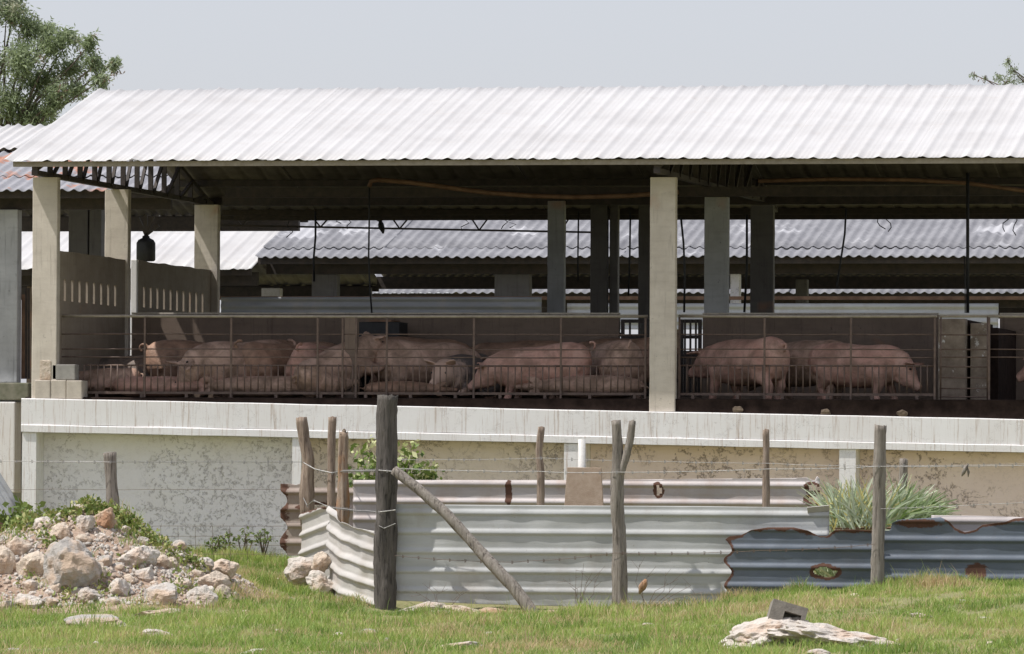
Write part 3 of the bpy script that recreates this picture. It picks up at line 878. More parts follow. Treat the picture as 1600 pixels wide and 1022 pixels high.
# block stack at the corner
def cblock(pa, pb, pt, pb_, Y, d, mat, label, rz=0.0, hollow=False):
    x0, x1 = XX(pa, Y, 600), XX(pb, Y, 600)
    z1, z0 = at((pa + pb) / 2, pt, Y).z, at((pa + pb) / 2, pb_, Y).z
    o = MB().box(x0, x1, Y, Y + d, z0, z1).build('concrete_block', mat, None, bevel=0.012, loc=((x0 + x1) / 2, Y + d / 2, z0))
    return tag(o, label, 'block', 'concrete blocks stacked at the plinth corner')
zs = [PX(XX(p, -0.02), -0.02, top_z(XX(p, -0.02)))[1] - 0.3 for p in (66, 90, 116)]
cblock(54, 78.4, 594, zs[0], -0.03, 0.40, M['block'], 'cream upright block in the bottom row next to the first column')
cblock(79, 103, 594, zs[1], -0.02, 0.40, M['block'], 'cream upright block in the middle of the bottom row')
cblock(103.6, 127.5, 594.5, zs[2], -0.03, 0.36, M['block'], 'cream block of the bottom row nearest the railing')
cblock(81, 117, 569.5, 593.6, 0.0, 0.24, M['block_shaded'], 'block painted eave-shade grey lying on top of the bottom row')
cblock(62, 79.5, 563, 593.6, -0.01, 0.2, M['lime_tan'], 'tan broken block standing on end beside the shade-grey one')

# black drum hanging behind the slotted wall
dr = empty('hanging_drum', (XX(228, 10.2), 10.2, at(228, 404, 10.2).z), 'black drum hung on steel struts between two rear columns', 'drum')
c = at(228, 388, 10.2)
rings = [(-0.2, 0.13), (-0.18, 0.15), (0.08, 0.15), (0.13, 0.12), (0.16, 0.06), (0.19, 0.055), (0.2, 0.03)]
MB().tube([(c.x, c.y, c.z + a) for a, b in rings], [b for a, b in rings], 16).build('drum_body', M['black'], dr, True)
for q in ((-12, 340), (12, 338), (0, 335), (20, 352)):
    MB().beam((c.x, c.y, c.z + 0.2), at(228 + q[0], q[1], 10.2), 0.05, 0.04).build('strut', M['steel'], dr)

# bird
b = at(596, 353, 11.4)
bd = empty('bird', (b.x, b.y, b.z - 0.09), 'small black bird perched on the lattice girder under the roof', 'bird')
mb = MB()
mb.tube([(b.x + .03, b.y, b.z - .12), (b.x + .02, b.y, b.z - .07), (b.x, b.y, b.z - .02), (b.x - .01, b.y, b.z + .03), (b.x - .015, b.y, b.z + .06), (b.x - .02, b.y, b.z + .085), (b.x - .02, b.y, b.z + .10)],
        [.012, .035, .05, .045, .03, .033, .01], 10).build('body', M['black'], bd, True)
MB().tube([(b.x - .045, b.y - .01, b.z + .08), (b.x - .075, b.y - .015, b.z + .075)], [.01, .003], 6).build('beak', M['steel'], bd)

# ================================================================== barns behind
def back_barn(name, label, x0, x1, Yf, py, half, rear, slope, rows_front, colpx, Yc, zfloor, wallspec, mats, sheetw=1.06, ref0=0.0, prof=prof_cement):
    """Yf: eave distance, py: eave height in the photo, half: run of the front slope"""
    ze = at(800, py, Yf).z
    r = empty(name, ((x0 + x1) / 2, Yf, 0), label, 'barn')
    zr = ze + slope * half
    n = int(math.ceil((x1 - x0) / sheetw))
    for k in range(n):
        a = x0 + k * sheetw; b = min(x1, a + sheetw)
        for i, (t0, t1, mt, up) in enumerate(rows_front):
            rg = random.Random(k * 7 + i)
            o = put('roof_sheet', slope_sheet(a, b + 0.03, (Yf + half * t0 + rg.uniform(-.05, .05), ze + slope * half * t0 + up), (Yf + half * t1, ze + slope * half * t1 + up * 0.3), prof, a if ref0 is None else ref0, 5, 0.03, seed=k + i * 31, wob=0.012), M[mt], r, True)
            thicken(o, 0.006, 'roof_under')
        o = put('roof_sheet', slope_sheet(a, b + 0.03, (Yf + half, zr - 0.005), (Yf + half + rear, zr - slope * rear), prof, ref0, 4, 0.03, seed=k + 77), M[mats[0]], r, True)
        thicken(o, 0.006, 'roof_under')
    for Y in (Yf + 0.15, Yf + half * 0.5, Yf + half + rear * .3, Yf + half + rear * .65, Yf + half + rear - 0.2):
        z = ze + slope * (Y - Yf) if Y < Yf + half else zr - slope * (Y - Yf - half)
        MB().box(x0 + .02, x1 - .02, Y, Y + .07, z - .13, z - .02).build('purlin', M['steel'], r)
    for Y in (Yf + 0.75, Yf + half + rear - 0.8):
        MB().box(x0 + .04, x1 - .04, Y, Y + .12, ze - 0.25, ze - 0.02).build('head_beam', M['steel'], r)
    for px, wpx, Y, mt in colpx:
        xa, xb = XX(px - wpx / 2, Y, 420), XX(px + wpx / 2, Y, 420)
        MB().box(xa, xb, Y, Y + 0.25, zfloor + .002, ze - 0.252).build('column', M[mt], r, bevel=0.015)
    MB().box(x0 + .3, x1 - .3, Yf + 0.7, Yf + half + rear - 0.7, -0.4, zfloor).build('plinth', M['column_grey'], r)
    return r, ze
XA0 = sx[0]
xb_split = XX(398, 21.5, 404)
# barn B
B, zeB = back_barn('cement_roofed_barn', 'long barn with a grey corrugated cement roof seen through the open pig barn', xb_split, XX(1760, 21.5), 21.5, 403, 5.4, 5.6, 0.233,
    [(0.0, 0.16, 'roof_grey', 0.0), (0.13, 1.0, 'roof_grey', 0.02)],
    [(507, 40, 22.3, 'column_dark'), (800, 55, 22.3, 'column_dark'), (1148, 14, 22.3, 'stucco_white'), (1252, 18, 25.5, 'column_dark'), (423, 29, 31.0, 'stucco_white')], 22.3, 1.9, None, ('roof_rust',), ref0=xb_split)
# B's white section (lower, longer sheets) to the left
BW, zeBW = back_barn('white_roofed_barn', 'white roofed barn adjoining the grey one, seen between the first columns', XX(-260, 21.0), xb_split - 0.012, 21.2, 421, 5.6, 5.6, 0.26,
    [(0.0, 1.0, 'roof_white', 0.0)], [(60, 36, 22.2, 'pen_wall')], 22.2, 1.9, None, ('roof_rust',), sheetw=1.78, ref0=xb_split, prof=prof_white)
# low sheet walls in front of barn B
def sheet_h(name, path, fb, ft, mat, parent=None, pitch=0.245, rh=0.028, rw=0.085, tilt=None, holes=(), du=0.035, dv=0.0125, zoff=0.0, dent=0.012, seed=0.0, rust_edge=0.0, rust_fn=None, facing=-1, left_edge=None, loc=None, label=None, cat=None, group=None, smooth=True):
    """corrugated sheet standing on edge along a plan path, ribs horizontal; torn edges from fb/ft(x) and holes"""
    path = [Vector((p[0], p[1])) for p in path]
    L = [0.0]
    for a, b in zip(path, path[1:]): L.append(L[-1] + (b - a).length)
    n = max(3, int(L[-1] / du))
    pts = []
    for i in range(n + 1):
        s = L[-1] * i / n
        k = min(len(path) - 2, max(j for j in range(len(L)) if L[j] <= s + 1e-9))
        t = (s - L[k]) / (L[k + 1] - L[k]); p = path[k].lerp(path[k + 1], t)
        # smoothed direction
        d = (path[k + 1] - path[k]).normalized()
        pts.append((p, Vector((d.y, -d.x)), s))
    zmin = min(fb(s) for _, _, s in pts); zmax = max(ft(s) for _, _, s in pts)
    m_ = int((zmax - zmin) / dv) + 1
    V = []; RU = []; ok = {}
    for j in range(m_ + 1):
        z0 = zmin + (zmax - zmin) * j / m_
        for i, (p, nrm, s) in enumerate(pts):
            z = min(max(z0, fb(s)), ft(s))
            zr_ = z - zoff - (tilt(s) if tilt else 0.0)
            dz_ = ((zr_ / pitch + 0.5) % 1.0 - 0.5) * pitch      # ribs roll over on top and drop sharply below
            h = rh * math.cos(min(1.0, dz_ / (rw * .72) if dz_ > 0 else -dz_ / (rw * .30)) * math.pi / 2) + dent * nz(s * 1.1, z * 1.3, seed) + dent * 0.5 * nz(s * 3.7, z * 3.1, seed + 5)
            h += 0.004 * nz(s * 0.7, round(zr_ / pitch) * 3.3, seed)
            u = 0.0
            if left_edge:
                le = left_edge(z)
                if s < le: s2 = le - s; p = p + (pts[-1][0] - pts[0][0]).normalized() * s2
                u = max(u, 1 - (abs(s - le)) / 0.08) if rust_edge else u
            V.append((p.x + nrm.x * h, p.y + nrm.y * h, z))
            if rust_edge: u = max(u, 1 - (ft(s) - z) / (rust_edge * max(.25, 0.8 + 1.5 * nz(s * 4.5, seed))))
            if rust_fn: u = max(u, rust_fn(s, z))
            for (hs, hz, a, b) in holes:
                q = math.hypot((s - hs) / a, (z - hz) / b) + 0.42 * nz(s * 8, z * 8, seed) + 0.2 * nz(s * 23, z * 23, seed)
                if q < 1: ok[j * (n + 1) + i] = True
                u = max(u, 1.55 - q * 0.62 if q < 1.7 else 0)
            RU.append(u)
    F = []
    for j in range(m_):
        for i in range(n):
            q = j * (n + 1) + i
            f = (q, q + 1, q + n + 2, q + n + 1)
            if sum(1 for v in f if v in ok) >= 3: continue
            if abs(V[f[0]][2] - V[f[3]][2]) < 1e-5 and abs(V[f[1]][2] - V[f[2]][2]) < 1e-5: continue
            if left_edge and math.hypot(V[f[0]][0] - V[f[1]][0], V[f[0]][1] - V[f[1]][1]) < 1e-3: continue
            F.append(f)
    bm = bmesh.new()
    me = arrays_mesh(name, V, F, {'rust': RU})
    bm.from_mesh(me)
    bmesh.ops.delete(bm, geom=[v for v in bm.verts if not v.link_faces], context='VERTS')
    bmesh.ops.remove_doubles(bm, verts=list(bm.verts), dist=1e-5)
    bm.to_mesh(me); bm.free()
    o = put(name, me, mat, parent, smooth, loc)
    thicken(o, 0.003)
    if label: tag(o, label, cat, group)
    return o
def band(pa, pb, pyt, pyb, Y, mat, parent):
    zt, zb = at((pa + pb) / 2, pyt, Y).z, at((pa + pb) / 2, pyb, Y).z
    x0, x1 = XX(pa, Y), XX(pb, Y)
    return sheet_h('sheet_wall', [(x0, Y), (x1, Y)], lambda s: zb, lambda s: zt, mat, parent, du=0.12, dv=0.02, pitch=0.13, rw=0.09)
band(345, 846, 464, 505, 21.9, M['grey_sheet'], B)
band(886, 1560, 474, 515, 21.85, M['galv'], B)
MB().box(XX(300, 21.95), XX(1760, 21.95), 21.95, 22.02, at(800, 463, 21.95).z - 0.06, at(800, 463, 21.95).z).build('top_rail', M['rust_pipe'], B)
# barn C far behind
Cb, zeC = back_barn('far_barn', 'farthest barn showing only a strip of pale corrugated eave', XX(560, 38), XX(1800, 38), 38.0, 459, 5.4, 5.4, 0.233,
    [(0.0, 1.0, 'roof_grey', 0.0)], [(700, 30, 39.5, 'pen_wall'), (1050, 30, 39.5, 'pen_wall')], 39.2, 1.9, None, ('roof_grey',), ref0=0.0)
# barn D adjoining on the left
D, zeD = back_barn('rusty_roofed_barn', 'neighbouring barn with rust patched grey and white roof sheets past the gable end', XX(-330, 9.0), XA0 - 0.06, 9.0, 297, 5.4, 5.4, 0.233,
    [(0.0, 0.22, 'roof_rust', 0.0), (0.19, 0.62, 'roof_rust', 0.03), (0.58, 1.0, 'roof_white', 0.07)],
    [(12, 31, 9.6, 'column_pale')], 9.6, at(20, 598, 9.3).z, None, ('roof_grey',), ref0=0.0)
for px, wpx, mt in ((122, 30, 'column_dark'), (149, 19, 'column_dark')):
    xa, xb = XX(px - wpx / 2, 13, 350), XX(px + wpx / 2, 13, 350)
    # rear columns standing on the same plinth
    MB().box(min(xa, XA0 - .5), min(xb, XA0 - .2) if False else xb, 13, 13.25, at(20, 598, 9.3).z + .002, zeD - 0.1).build('column', M[mt], D, bevel=0.015)
for pa, pb, pyt, pyb, Y, mt in ((-60, 45, 598, 625, 9.2, 'moss'), (-60, 24, 628, 770, 9.15, 'whitewash')):
    MB().box(XX(pa, Y), XX(pb, Y), Y, Y + 0.4, at(10, pyb, Y).z, at(10, pyt, Y).z).build('plinth_edge', M[mt], D, bevel=0.02)
MB().box(XX(33, 9.9), XX(40, 9.9), 9.9, 9.95, at(30, 592, 9.9).z, at(30, 460, 9.9).z).build('gate_leaf', M['rust_pipe'], D)
for px in (41, 45):
    MB().tube([at(px, 592, 9.9), at(px, 450, 9.9)], 0.02, 6).build('gate_bar', M['steel'], D)

# ================================================================== pigs
def loft(mb, secs, seg=20):
    """secs: (center Vector, axis-u, axis-v, ru, rv)"""
    n0 = len(mb.v)
    for c, u, v, ru, rv in secs:
        for k in range(seg):
            t = 2 * math.pi * k / seg
            mb.v.append(tuple(c + u * (math.cos(t) * ru) + v * (math.sin(t) * rv)))
    for i in range(len(secs) - 1):
        for k in range(seg):
            a0 = n0 + i * seg + k; a1 = n0 + i * seg + (k + 1) % seg
            mb.f.append((a0, a1, a1 + seg, a0 + seg))
    mb.f.append(tuple(n0 + k for k in range(seg))[::-1])
    e = n0 + (len(secs) - 1) * seg
    mb.f.append(tuple(e + k for k in range(seg)))

def deeper(secs, k): return [(x, z - k * min(1, b / .25), a * 1.03, b + k * min(1, b / .25)) for x, z, a, b in secs]
BODY = [(-.77, .62, .05, .07), (-.74, .61, .13, .16), (-.66, .60, .20, .24), (-.52, .595, .25, .275), (-.33, .575, .27, .285), (-.1, .555, .28, .295), (.12, .55, .275, .29),
        (.3, .565, .255, .27), (.43, .58, .225, .245), (.54, .585, .19, .215)]
HEAD = [(.54, .585, .185, .21), (.64, .585, .165, .195), (.73, .575, .145, .175), (.81, .55, .12, .145), (.88, .52, .09, .11), (.95, .497, .070, .082), (1.01, .485, .062, .070), (1.035, .48, .060, .066), (1.045, .478, .045, .05)]

def pig(label, px, Y, yaw, mat, scale=1.0, pose='stand', head=0.0, hyaw=0.0, roll=0.0, pitch=0.0, step=0.0, seed=0, tail=True, sx_=1.0, dz=0.0, kneel=0.0, sz=1.0, group='pigs in the pens'):
    rd = random.Random(seed * 13 + 5)
    mb = MB()
    Xv, Yv, Zv = Vector((1, 0, 0)), Vector((0, 1, 0)), Vector((0, 0, 1))
    fat = rd.uniform(0.97, 1.06)
    loft(mb, [(Vector((x, 0, z)), Yv, Zv, a * fat, b) for x, z, a, b in deeper(BODY, .025)], 24)
    piv = Vector((.50, 0, .60))
    hm = Matrix.Rotation(hyaw, 3, 'Z') @ Matrix.Rotation(head, 3, 'Y')
    H = lambda v: piv + hm @ (Vector(v) - piv)
    secs = []
    for i, (x, z, a, b) in enumerate(HEAD):
        t = min(1.0, i / 2.0)
        c = Vector((x, 0, z)).lerp(H((x, 0, z)), t)
        u = Yv.lerp(hm @ Yv, t); v = Zv.lerp(hm @ Zv, t)
        secs.append((c, u.normalized(), v.normalized(), a, b))
    loft(mb, secs, 20)
    # jowl
    mb.tube([H((.62, 0, .50)), H((.72, 0, .465)), H((.84, 0, .455)), H((.93, 0, .455))], [.08, .10, .075, .04], 12)
    # ears
    for s in (-1, 1):
        base = Vector((.70, s * .115, .715))
        tip = Vector((.80, s * .235, .79)) if rd.random() < 0.6 else Vector((.86, s * .22, .70))
        mid = base.lerp(tip, 0.5)
        d = (tip - base).normalized(); wv = Vector((0.5, -s * 0.75, 0.1)); wv = (wv - d * wv.dot(d)).normalized(); nv = d.cross(wv)
        ss = []
        for t, ww, th in ((-.1, .05, .022), (.15, .082, .020), (.4, .088, .018), (.7, .06, .016), (.92, .028, .014), (1.0, .012, .010)):
            ss.append((H(base.lerp(tip, t)), hm @ wv, hm @ nv, ww, th))
        loft(mb, ss, 12)
    # legs
    if pose == 'stand' or pose == 'sit':
        for s in (-1, 1):
            f = step * s
            mb.tube([(.30, s * .12, .56), (.33, s * .15, .42), (.345 + f * .3, s * .15, .27), (.35 + f * .6, s * .15, .20), (.345 + f, s * .15, .09), (.36 + f, s * .15, .035), (.37 + f, s * .15, 0.0)],
                    [.14, .125, .078, .066, .050, .056, .060], 14)
            f = -step * s
            mb.tube([(-.50, s * .10, .58), (-.46, s * .15, .46), (-.47 + f * .2, s * .16, .36), (-.56 + f * .5, s * .155, .26), (-.60 + f * .7, s * .155, .21), (-.575 + f, s * .155, .09), (-.56 + f, s * .155, .035), (-.55 + f, s * .155, 0.0)],
                    [.18, .185, .135, .075, .062, .047, .054, .058], 14)
    elif pose == 'side':           # lying flat on the side, legs stretched from the belly
        for s in (-1, 1):
            mb.tube([(.30, s * .10, .50), (.36, s * .12, .34), (.44 + .08 * s, s * .10, .20), (.46 + .1 * s, s * .08, .06), (.48 + .1 * s, s * .08, -.02)], [.12, .105, .06, .045, .05], 12)
            mb.tube([(-.48, s * .10, .54), (-.40, s * .13, .38), (-.36 - .08 * s, s * .12, .26), (-.44 - .08 * s, s * .10, .14), (-.40 - .08 * s, s * .08, .0), (-.38 - .08 * s, s * .08, -.05)], [.17, .15, .09, .055, .045, .05], 12)
    else:                          # lying on the belly
        for s in (-1, 1):
            mb.tube([(.30, s * .16, .46), (.36, s * .25, .36), (.48, s * .26, .31), (.62, s * .24, .30)], [.13, .10, .06, .05], 12)
            mb.tube([(-.46, s * .16, .50), (-.36, s * .27, .40), (-.20, s * .30, .33), (-.05, s * .30, .31), (.02, s * .30, .31)], [.19, .16, .085, .05, .05], 12)
    if kneel:                      # folded legs bring the trunk down
        mb.v = [(x, y, (z * kneel if z < .34 else z - .34 * (1 - kneel))) for x, y, z in mb.v]
    if tail:
        tw = [(-.75, 0, .72), (-.81, .01, .73), (-.84, .035, .70), (-.835, .05, .655), (-.81, .035, .63), (-.80, .01, .655)]
        mb.tube(tw, [.03, .022, .020, .018, .017, .014], 8)
    # one skin
    me = mb.mesh('pig')
    tmp = bpy.data.objects.new('tmp', me); COL.objects.link(tmp)
    md = tmp.modifiers.new('r', 'REMESH'); md.mode = 'VOXEL'; md.voxel_size = 0.0165
    ms = tmp.modifiers.new('s', 'SMOOTH'); ms.factor = 0.5; ms.iterations = 5
    dg = bpy.context.evaluated_depsgraph_get()
    me2 = bpy.data.meshes.new_from_object(tmp.evaluated_get(dg))
    bpy.data.objects.remove(tmp)
    # soft unevenness of flesh
    n = len(me2.vertices); co = np.empty(n * 3, np.float32); me2.vertices.foreach_get('co', co); co = co.reshape(-1, 3)
    co[:, 1] *= 1 + 0.03 * np.sin(co[:, 0] * 7 + seed) * np.cos(co[:, 2] * 6)
    co[:, 2] += 0.010 * np.sin(co[:, 0] * 9 + seed * 2) * (co[:, 2] > .4)
    me2.vertices.foreach_set('co', co.ravel()); me2.update()
    me2.materials.clear()
    Rm = Matrix.Rotation(math.radians(yaw), 4, 'Z') @ Matrix.Rotation(pitch, 4, 'Y') @ Matrix.Rotation(roll, 4, 'X')
    Sm = Matrix.Diagonal((scale * sx_, scale, scale, 1))
    Fm = Matrix.Diagonal((1, 1, sz, 1))
    T = Fm @ Rm @ Sm
    me2.transform(T)
    zmin = min(v.co.z for v in me2.vertices)
    xs_ = np.empty(len(me2.vertices) * 3, np.float32); me2.vertices.foreach_get('co', xs_)
    zs_ = xs_.reshape(-1, 3)[:, 2]; zmin = float(np.percentile(zs_, 0.3))
    root = empty('pig', (XX(px, Y), Y, ZF), label, 'pig', group)
    base = Vector((XX(px, Y), Y, ZF - zmin + dz))
    o = bpy.data.objects.new('body', me2); me2.materials.append(mat); COL.objects.link(o)
    me2.polygons.foreach_set('use_smooth', [True] * len(me2.polygons))
    o.parent = root; o.location = base - root.location
    def small(name, pts, r, m_):
        for p in pts:
            q = MB(); bm = bmesh.new(); bmesh.ops.create_uvsphere(bm, u_segments=10, v_segments=6, radius=r)
            e = bpy.data.meshes.new(name); bm.to_mesh(e); bm.free(); e.materials.append(m_)
            eo = bpy.data.objects.new(name, e); COL.objects.link(eo); eo.parent = root
            eo.location = base - root.location + (T @ p)
    small('eye', [H((.815, s * .108, .615)) for s in (-1, 1)], 0.017 * scale, M['eye'])
    small('nostril', [H((1.045, s * .022, .482)) for s in (-1, 1)], 0.011 * scale, M['eye'])
    return root

PK, PL, TN, DK = M['pig_pink'], M['pig_pale'], M['pig_tan'], M['pig_dark']
pig('mud tanned sow lying on its belly at the dark end of the first pen', 208, 2.6, 178, DK, 0.98, 'belly', seed=1)
pig('tan sow standing with its sunlit rump towards the first column', 315, 2.4, 24, TN, 1.06, seed=2, head=0.3, kneel=.8)
pig('broad pink grey sow coming head down towards the railing', 368, 1.25, 226, PL, 1.16, head=0.62, seed=3, kneel=.55)
pig('tan sow crouching rump out between the head down sow and the sitting one', 440, 1.75, 60, TN, 1.1, seed=4, kneel=.6)
pig('muddy brown sow at the rear wall of the first pen', 462, 3.0, 8, TN, 1.0, seed=5)
pig('sow seen squarely from behind next to the gate pillar', 499, 1.6, 84, PK, 1.06, seed=6, head=0.5, kneel=.6)
pig('pale scratched sow sitting upright against the gate pillar', 548, 1.05, 48, PL, 0.95, 'belly', pitch=-0.42, seed=7, head=0.1)
pig('pale pink pig lying flat on its side in front of the crouching sow', 418, 1.17, 180, PL, 0.84, 'side', roll=-1.45, seed=8, sx_=1.14, sz=.66)
pig('pink pig lying flat below the sunlit rump', 262, 1.15, 0, PK, 0.80, 'side', roll=1.45, seed=9, sx_=1.1, sz=.66)
pig('pale pig lying with one ear up behind the block stack', 165, 0.95, 182, PL, 0.62, 'belly', seed=10, roll=0.35)
pig('mud brown pig lying flat in the shadow under the dirty backed sow', 640, 1.10, 0, TN, 0.72, 'side', roll=1.45, seed=23, sz=.6)
pig('big tan sow standing behind the dirty backed one', 652, 2.9, 8, TN, 1.05, seed=11, head=0.2)
pig('pale sow with a dirty back showing its hindquarters by the feeder', 668, 1.7, 30, PL, 1.06, seed=12, head=0.4, step=0.05, kneel=.75)
pig('dark backed sow lying with its face and pink snout towards the railing', 724, 1.75, -104, M['pig_back'], 1.0, 'belly', head=0.12, seed=13)
pig('brown sow half hidden behind the clean pink one', 806, 3.1, 180, TN, 1.0, seed=14, head=0.5)
pig('clean pink sow standing side on with its head at the dark backed one', 842, 1.0, 186, PK, 1.0, head=0.34, seed=15, step=0.06, kneel=.62, pitch=0.07)
pig('tan sow at the rear wall beside the barred gate', 966, 3.2, 178, TN, 1.05, seed=16, head=0.4)
pig('pale sow standing rump out beside the lying pig', 955, 1.75, 118, PL, 1.1, seed=17, head=0.4, kneel=.7)
pig('pale pig lying flat on its side beside the middle column', 930, 1.20, 180, PL, 0.88, 'side', roll=-1.45, seed=18, sx_=1.15, sz=.66)
pig('pink sow standing half turned away beyond the middle column', 1162, 1.3, 142, PK, 1.06, seed=19, head=0.15, step=0.07, kneel=.85)
pig('brown spotted sow standing between the two pigs of the second railing', 1250, 1.8, 150, PL, 1.04, seed=20, head=0.6, step=0.05, kneel=.85)
pig('pale sow nosing down towards the gate pillars', 1345, 1.35, -12, PK, 1.0, seed=21, head=0.62, step=0.08, kneel=.8)
pig('pig at the edge of the picture past the gate pillars', 1694, 1.8, 178, PK, 0.95, seed=22, head=0.3)

# ================================================================== fence in front
def wood_post(label, pts, Y, r0, r1, mat, base_py=None, seed=0, seg=14, split=0.12, name='fence_post', group='wooden fence posts', Ys=None, jag=0.03):
    """pts: photo points bottom to top along the post's axis at distance Y"""
    P = []
    for i, (a, b) in enumerate(pts):
        P.append(at(a, b, Y if Ys is None else Ys[i]))
    # resample
    Q = []; R = []
    L = [0]
    for a, b in zip(P, P[1:]): L.append(L[-1] + (b - a).length)
    n = max(10, int(L[-1] / 0.06))
    for i in range(n + 1):
        s = L[-1] * i / n
        k = min(len(P) - 2, max(j for j in range(len(L)) if L[j] <= s + 1e-9))
        t = (s - L[k]) / max(1e-6, (L[k + 1] - L[k]))
        p = P[k].lerp(P[k + 1], t)
        p += Vector((nz(s * 1.6, seed) * 0.012, nz(s * 1.6, seed + 7) * 0.012, 0))
        Q.append(p); R.append((r0 + (r1 - r0) * i / n) * (1 + 0.10 * nz(s * 2.6, seed + 3)))
    # sink the foot
    Q[0] = Q[0] - (Q[1] - Q[0]).normalized() * 0.18
    root = Q[0].copy()
    mb = MB()
    mb.tube(Q, R, seg, True, lambda i, k: 1 + 1.35 * split * nz(k * 1.9, i * 0.10, seed) + 0.09 * nz(k * 3.1, i * 0.55, seed + 2) + 0.10 * max(0, nz(k * .6, i * 0.9, seed + 8)))
    # splintered top
    top = len(mb.v) - seg
    for k in range(seg):
        v = mb.v[top + k]; mb.v[top + k] = (v[0], v[1], v[2] + jag * nz(k * 1.3, seed + 4) * 1.4)
    o = mb.build(name, mat, None, True, loc=root)
    if label: tag(o, label, 'post', group)
    return o
wood_post('short split grey post standing behind the rubble heap', [(177, 815), (174, 760), (172, 707)], -6.2, 0.078, 0.072, M['wood_grey'], seed=1, split=0.4)
wood_post('crooked thick brown post leaning at the corner of the sheets', [(480, 800), (480, 760), (482, 720), (474, 685), (471, 653)], -3.6, 0.088, 0.075, M['wood_brown'], seed=2, split=0.25)
wood_post('straight brown post between the crooked and the orange one', [(517, 815), (518, 730), (519, 652)], -3.9, 0.052, 0.054, M['wood_brown'], seed=3, split=0.1)
wood_post('orange splintered post next to the thick dark one', [(535, 820), (536, 770), (537, 725), (537, 676)], -4.4, 0.085, 0.058, M['wood_orange'], seed=4, split=0.35, jag=0.12)
BIG = wood_post('thick dark square post taller than all the others', [(600, 963), (603, 800), (605, 618)], -8.0, 0.142, 0.128, M['wood_dark'], seed=5, seg=20, split=0.16, jag=0.02)
wood_post('thin pale post behind the long metal sheet', [(845, 800), (845, 740), (842, 705), (846, 667)], -5.6, 0.052, 0.042, M['wood_brown'], seed=6, split=0.12)
fk = wood_post('forked grey trunk used as a post in front of the sheets', [(968, 945), (968, 870), (964, 800), (966, 730), (963, 657)], -8.35, 0.098, 0.062, M['wood_grey'], seed=7, split=0.3)
br = wood_post(None, [(969, 740), (978, 715), (984, 690), (988, 658)], -8.36, 0.055, 0.044, M['wood_grey'], seed=8, split=0.15, name='branch_fork')
br.parent = fk; br.location = br.location - fk.location
wood_post('thin upright post near the cut cane', [(1197, 800), (1197, 740), (1197, 672)], -5.8, 0.046, 0.042, M['wood_brown'], seed=9, split=0.12)
wood_post('straight grey post in front of the blue sheets', [(1371, 912), (1373, 790), (1376, 665)], -8.6, 0.082, 0.076, M['wood_grey'], seed=10, split=0.12)
wood_post('short thin post behind the cut cane', [(1410, 800), (1411, 760), (1412, 717)], -4.6, 0.056, 0.05, M['wood_grey'], seed=11, split=0.2)
tag(wood_post(None, [(838, 966), (800, 915), (775, 888), (745, 855), (700, 805), (655, 765), (616, 735)], -8.2, 0.078, 0.062, M['wood_grey'], seed=12, split=0.1, name='brace_pole', Ys=[-8.75, -8.65, -8.6, -8.5, -8.42, -8.32, -8.22], jag=0.0),
    'long crooked pole propped slantwise against the thick dark post', 'pole')
# board and white pipe
bo = MB()
p = [at(881, 800, -6.6), at(943, 800, -6.6), at(939, 731, -6.6), at(886, 730, -6.6)]
bo.quadbox([p[0], p[1], p[1] + Vector((0, .05, 0)), p[0] + Vector((0, .05, 0)), p[3], p[2], p[2] + Vector((0, .05, 0)), p[3] + Vector((0, .05, 0))])
tag(bo.build('plywood_board', M['board'], bevel=0.006), 'plain brown board tapering upward above the long metal sheet', 'board')
tag(MB().tube([at(909, 860, -6.4), at(909, 686, -6.4)], 0.047, 12).build('pipe', M['white_pipe'], None, True), 'white upright pipe behind the brown board', 'pipe')

GRP = 'corrugated sheets of the yard fence'
def zpx(px, py, Y): return at(px, py, Y).z
def topf(pts, Y, x_of=None):
    xs = [at(a, b, Y).x for a, b in pts]; zs = [at(a, b, Y).z for a, b in pts]
    x0 = xs[0]
    return lambda s: float(np.interp(s, [x - x0 for x in xs], zs))
# rear long warm sheet
Y = -4.6
x0, x1 = XX(552, Y, 770), XX(1281, Y, 770)
ft = topf([(552, 750), (700, 750), (900, 750), (1240, 747), (1262, 746), (1272, 752), (1278, 742), (1281, 748)], Y)
H1 = at(1029, 766, Y); H2 = at(1028, 775, Y); H3 = at(1270, 762, Y); H4 = at(795, 770, Y); H5 = at(1272, 782, Y)
sheet_h('metal_sheet', [(x0, Y), (x1, Y)], lambda s: 0.15, ft, M['galv_warm'], holes=[(H1.x - x0, H1.z, .05, .07), (H3.x - x0, H3.z, .08, .05), (H4.x - x0, H4.z, .03, .12), (H5.x - x0, H5.z, .09, .05)],
        pitch=0.235, rh=0.030, zoff=at(700, 757, Y).z, seed=1, label='long pale pinkish metal sheet behind the others with rust eaten holes', cat='metal sheet', group=GRP)
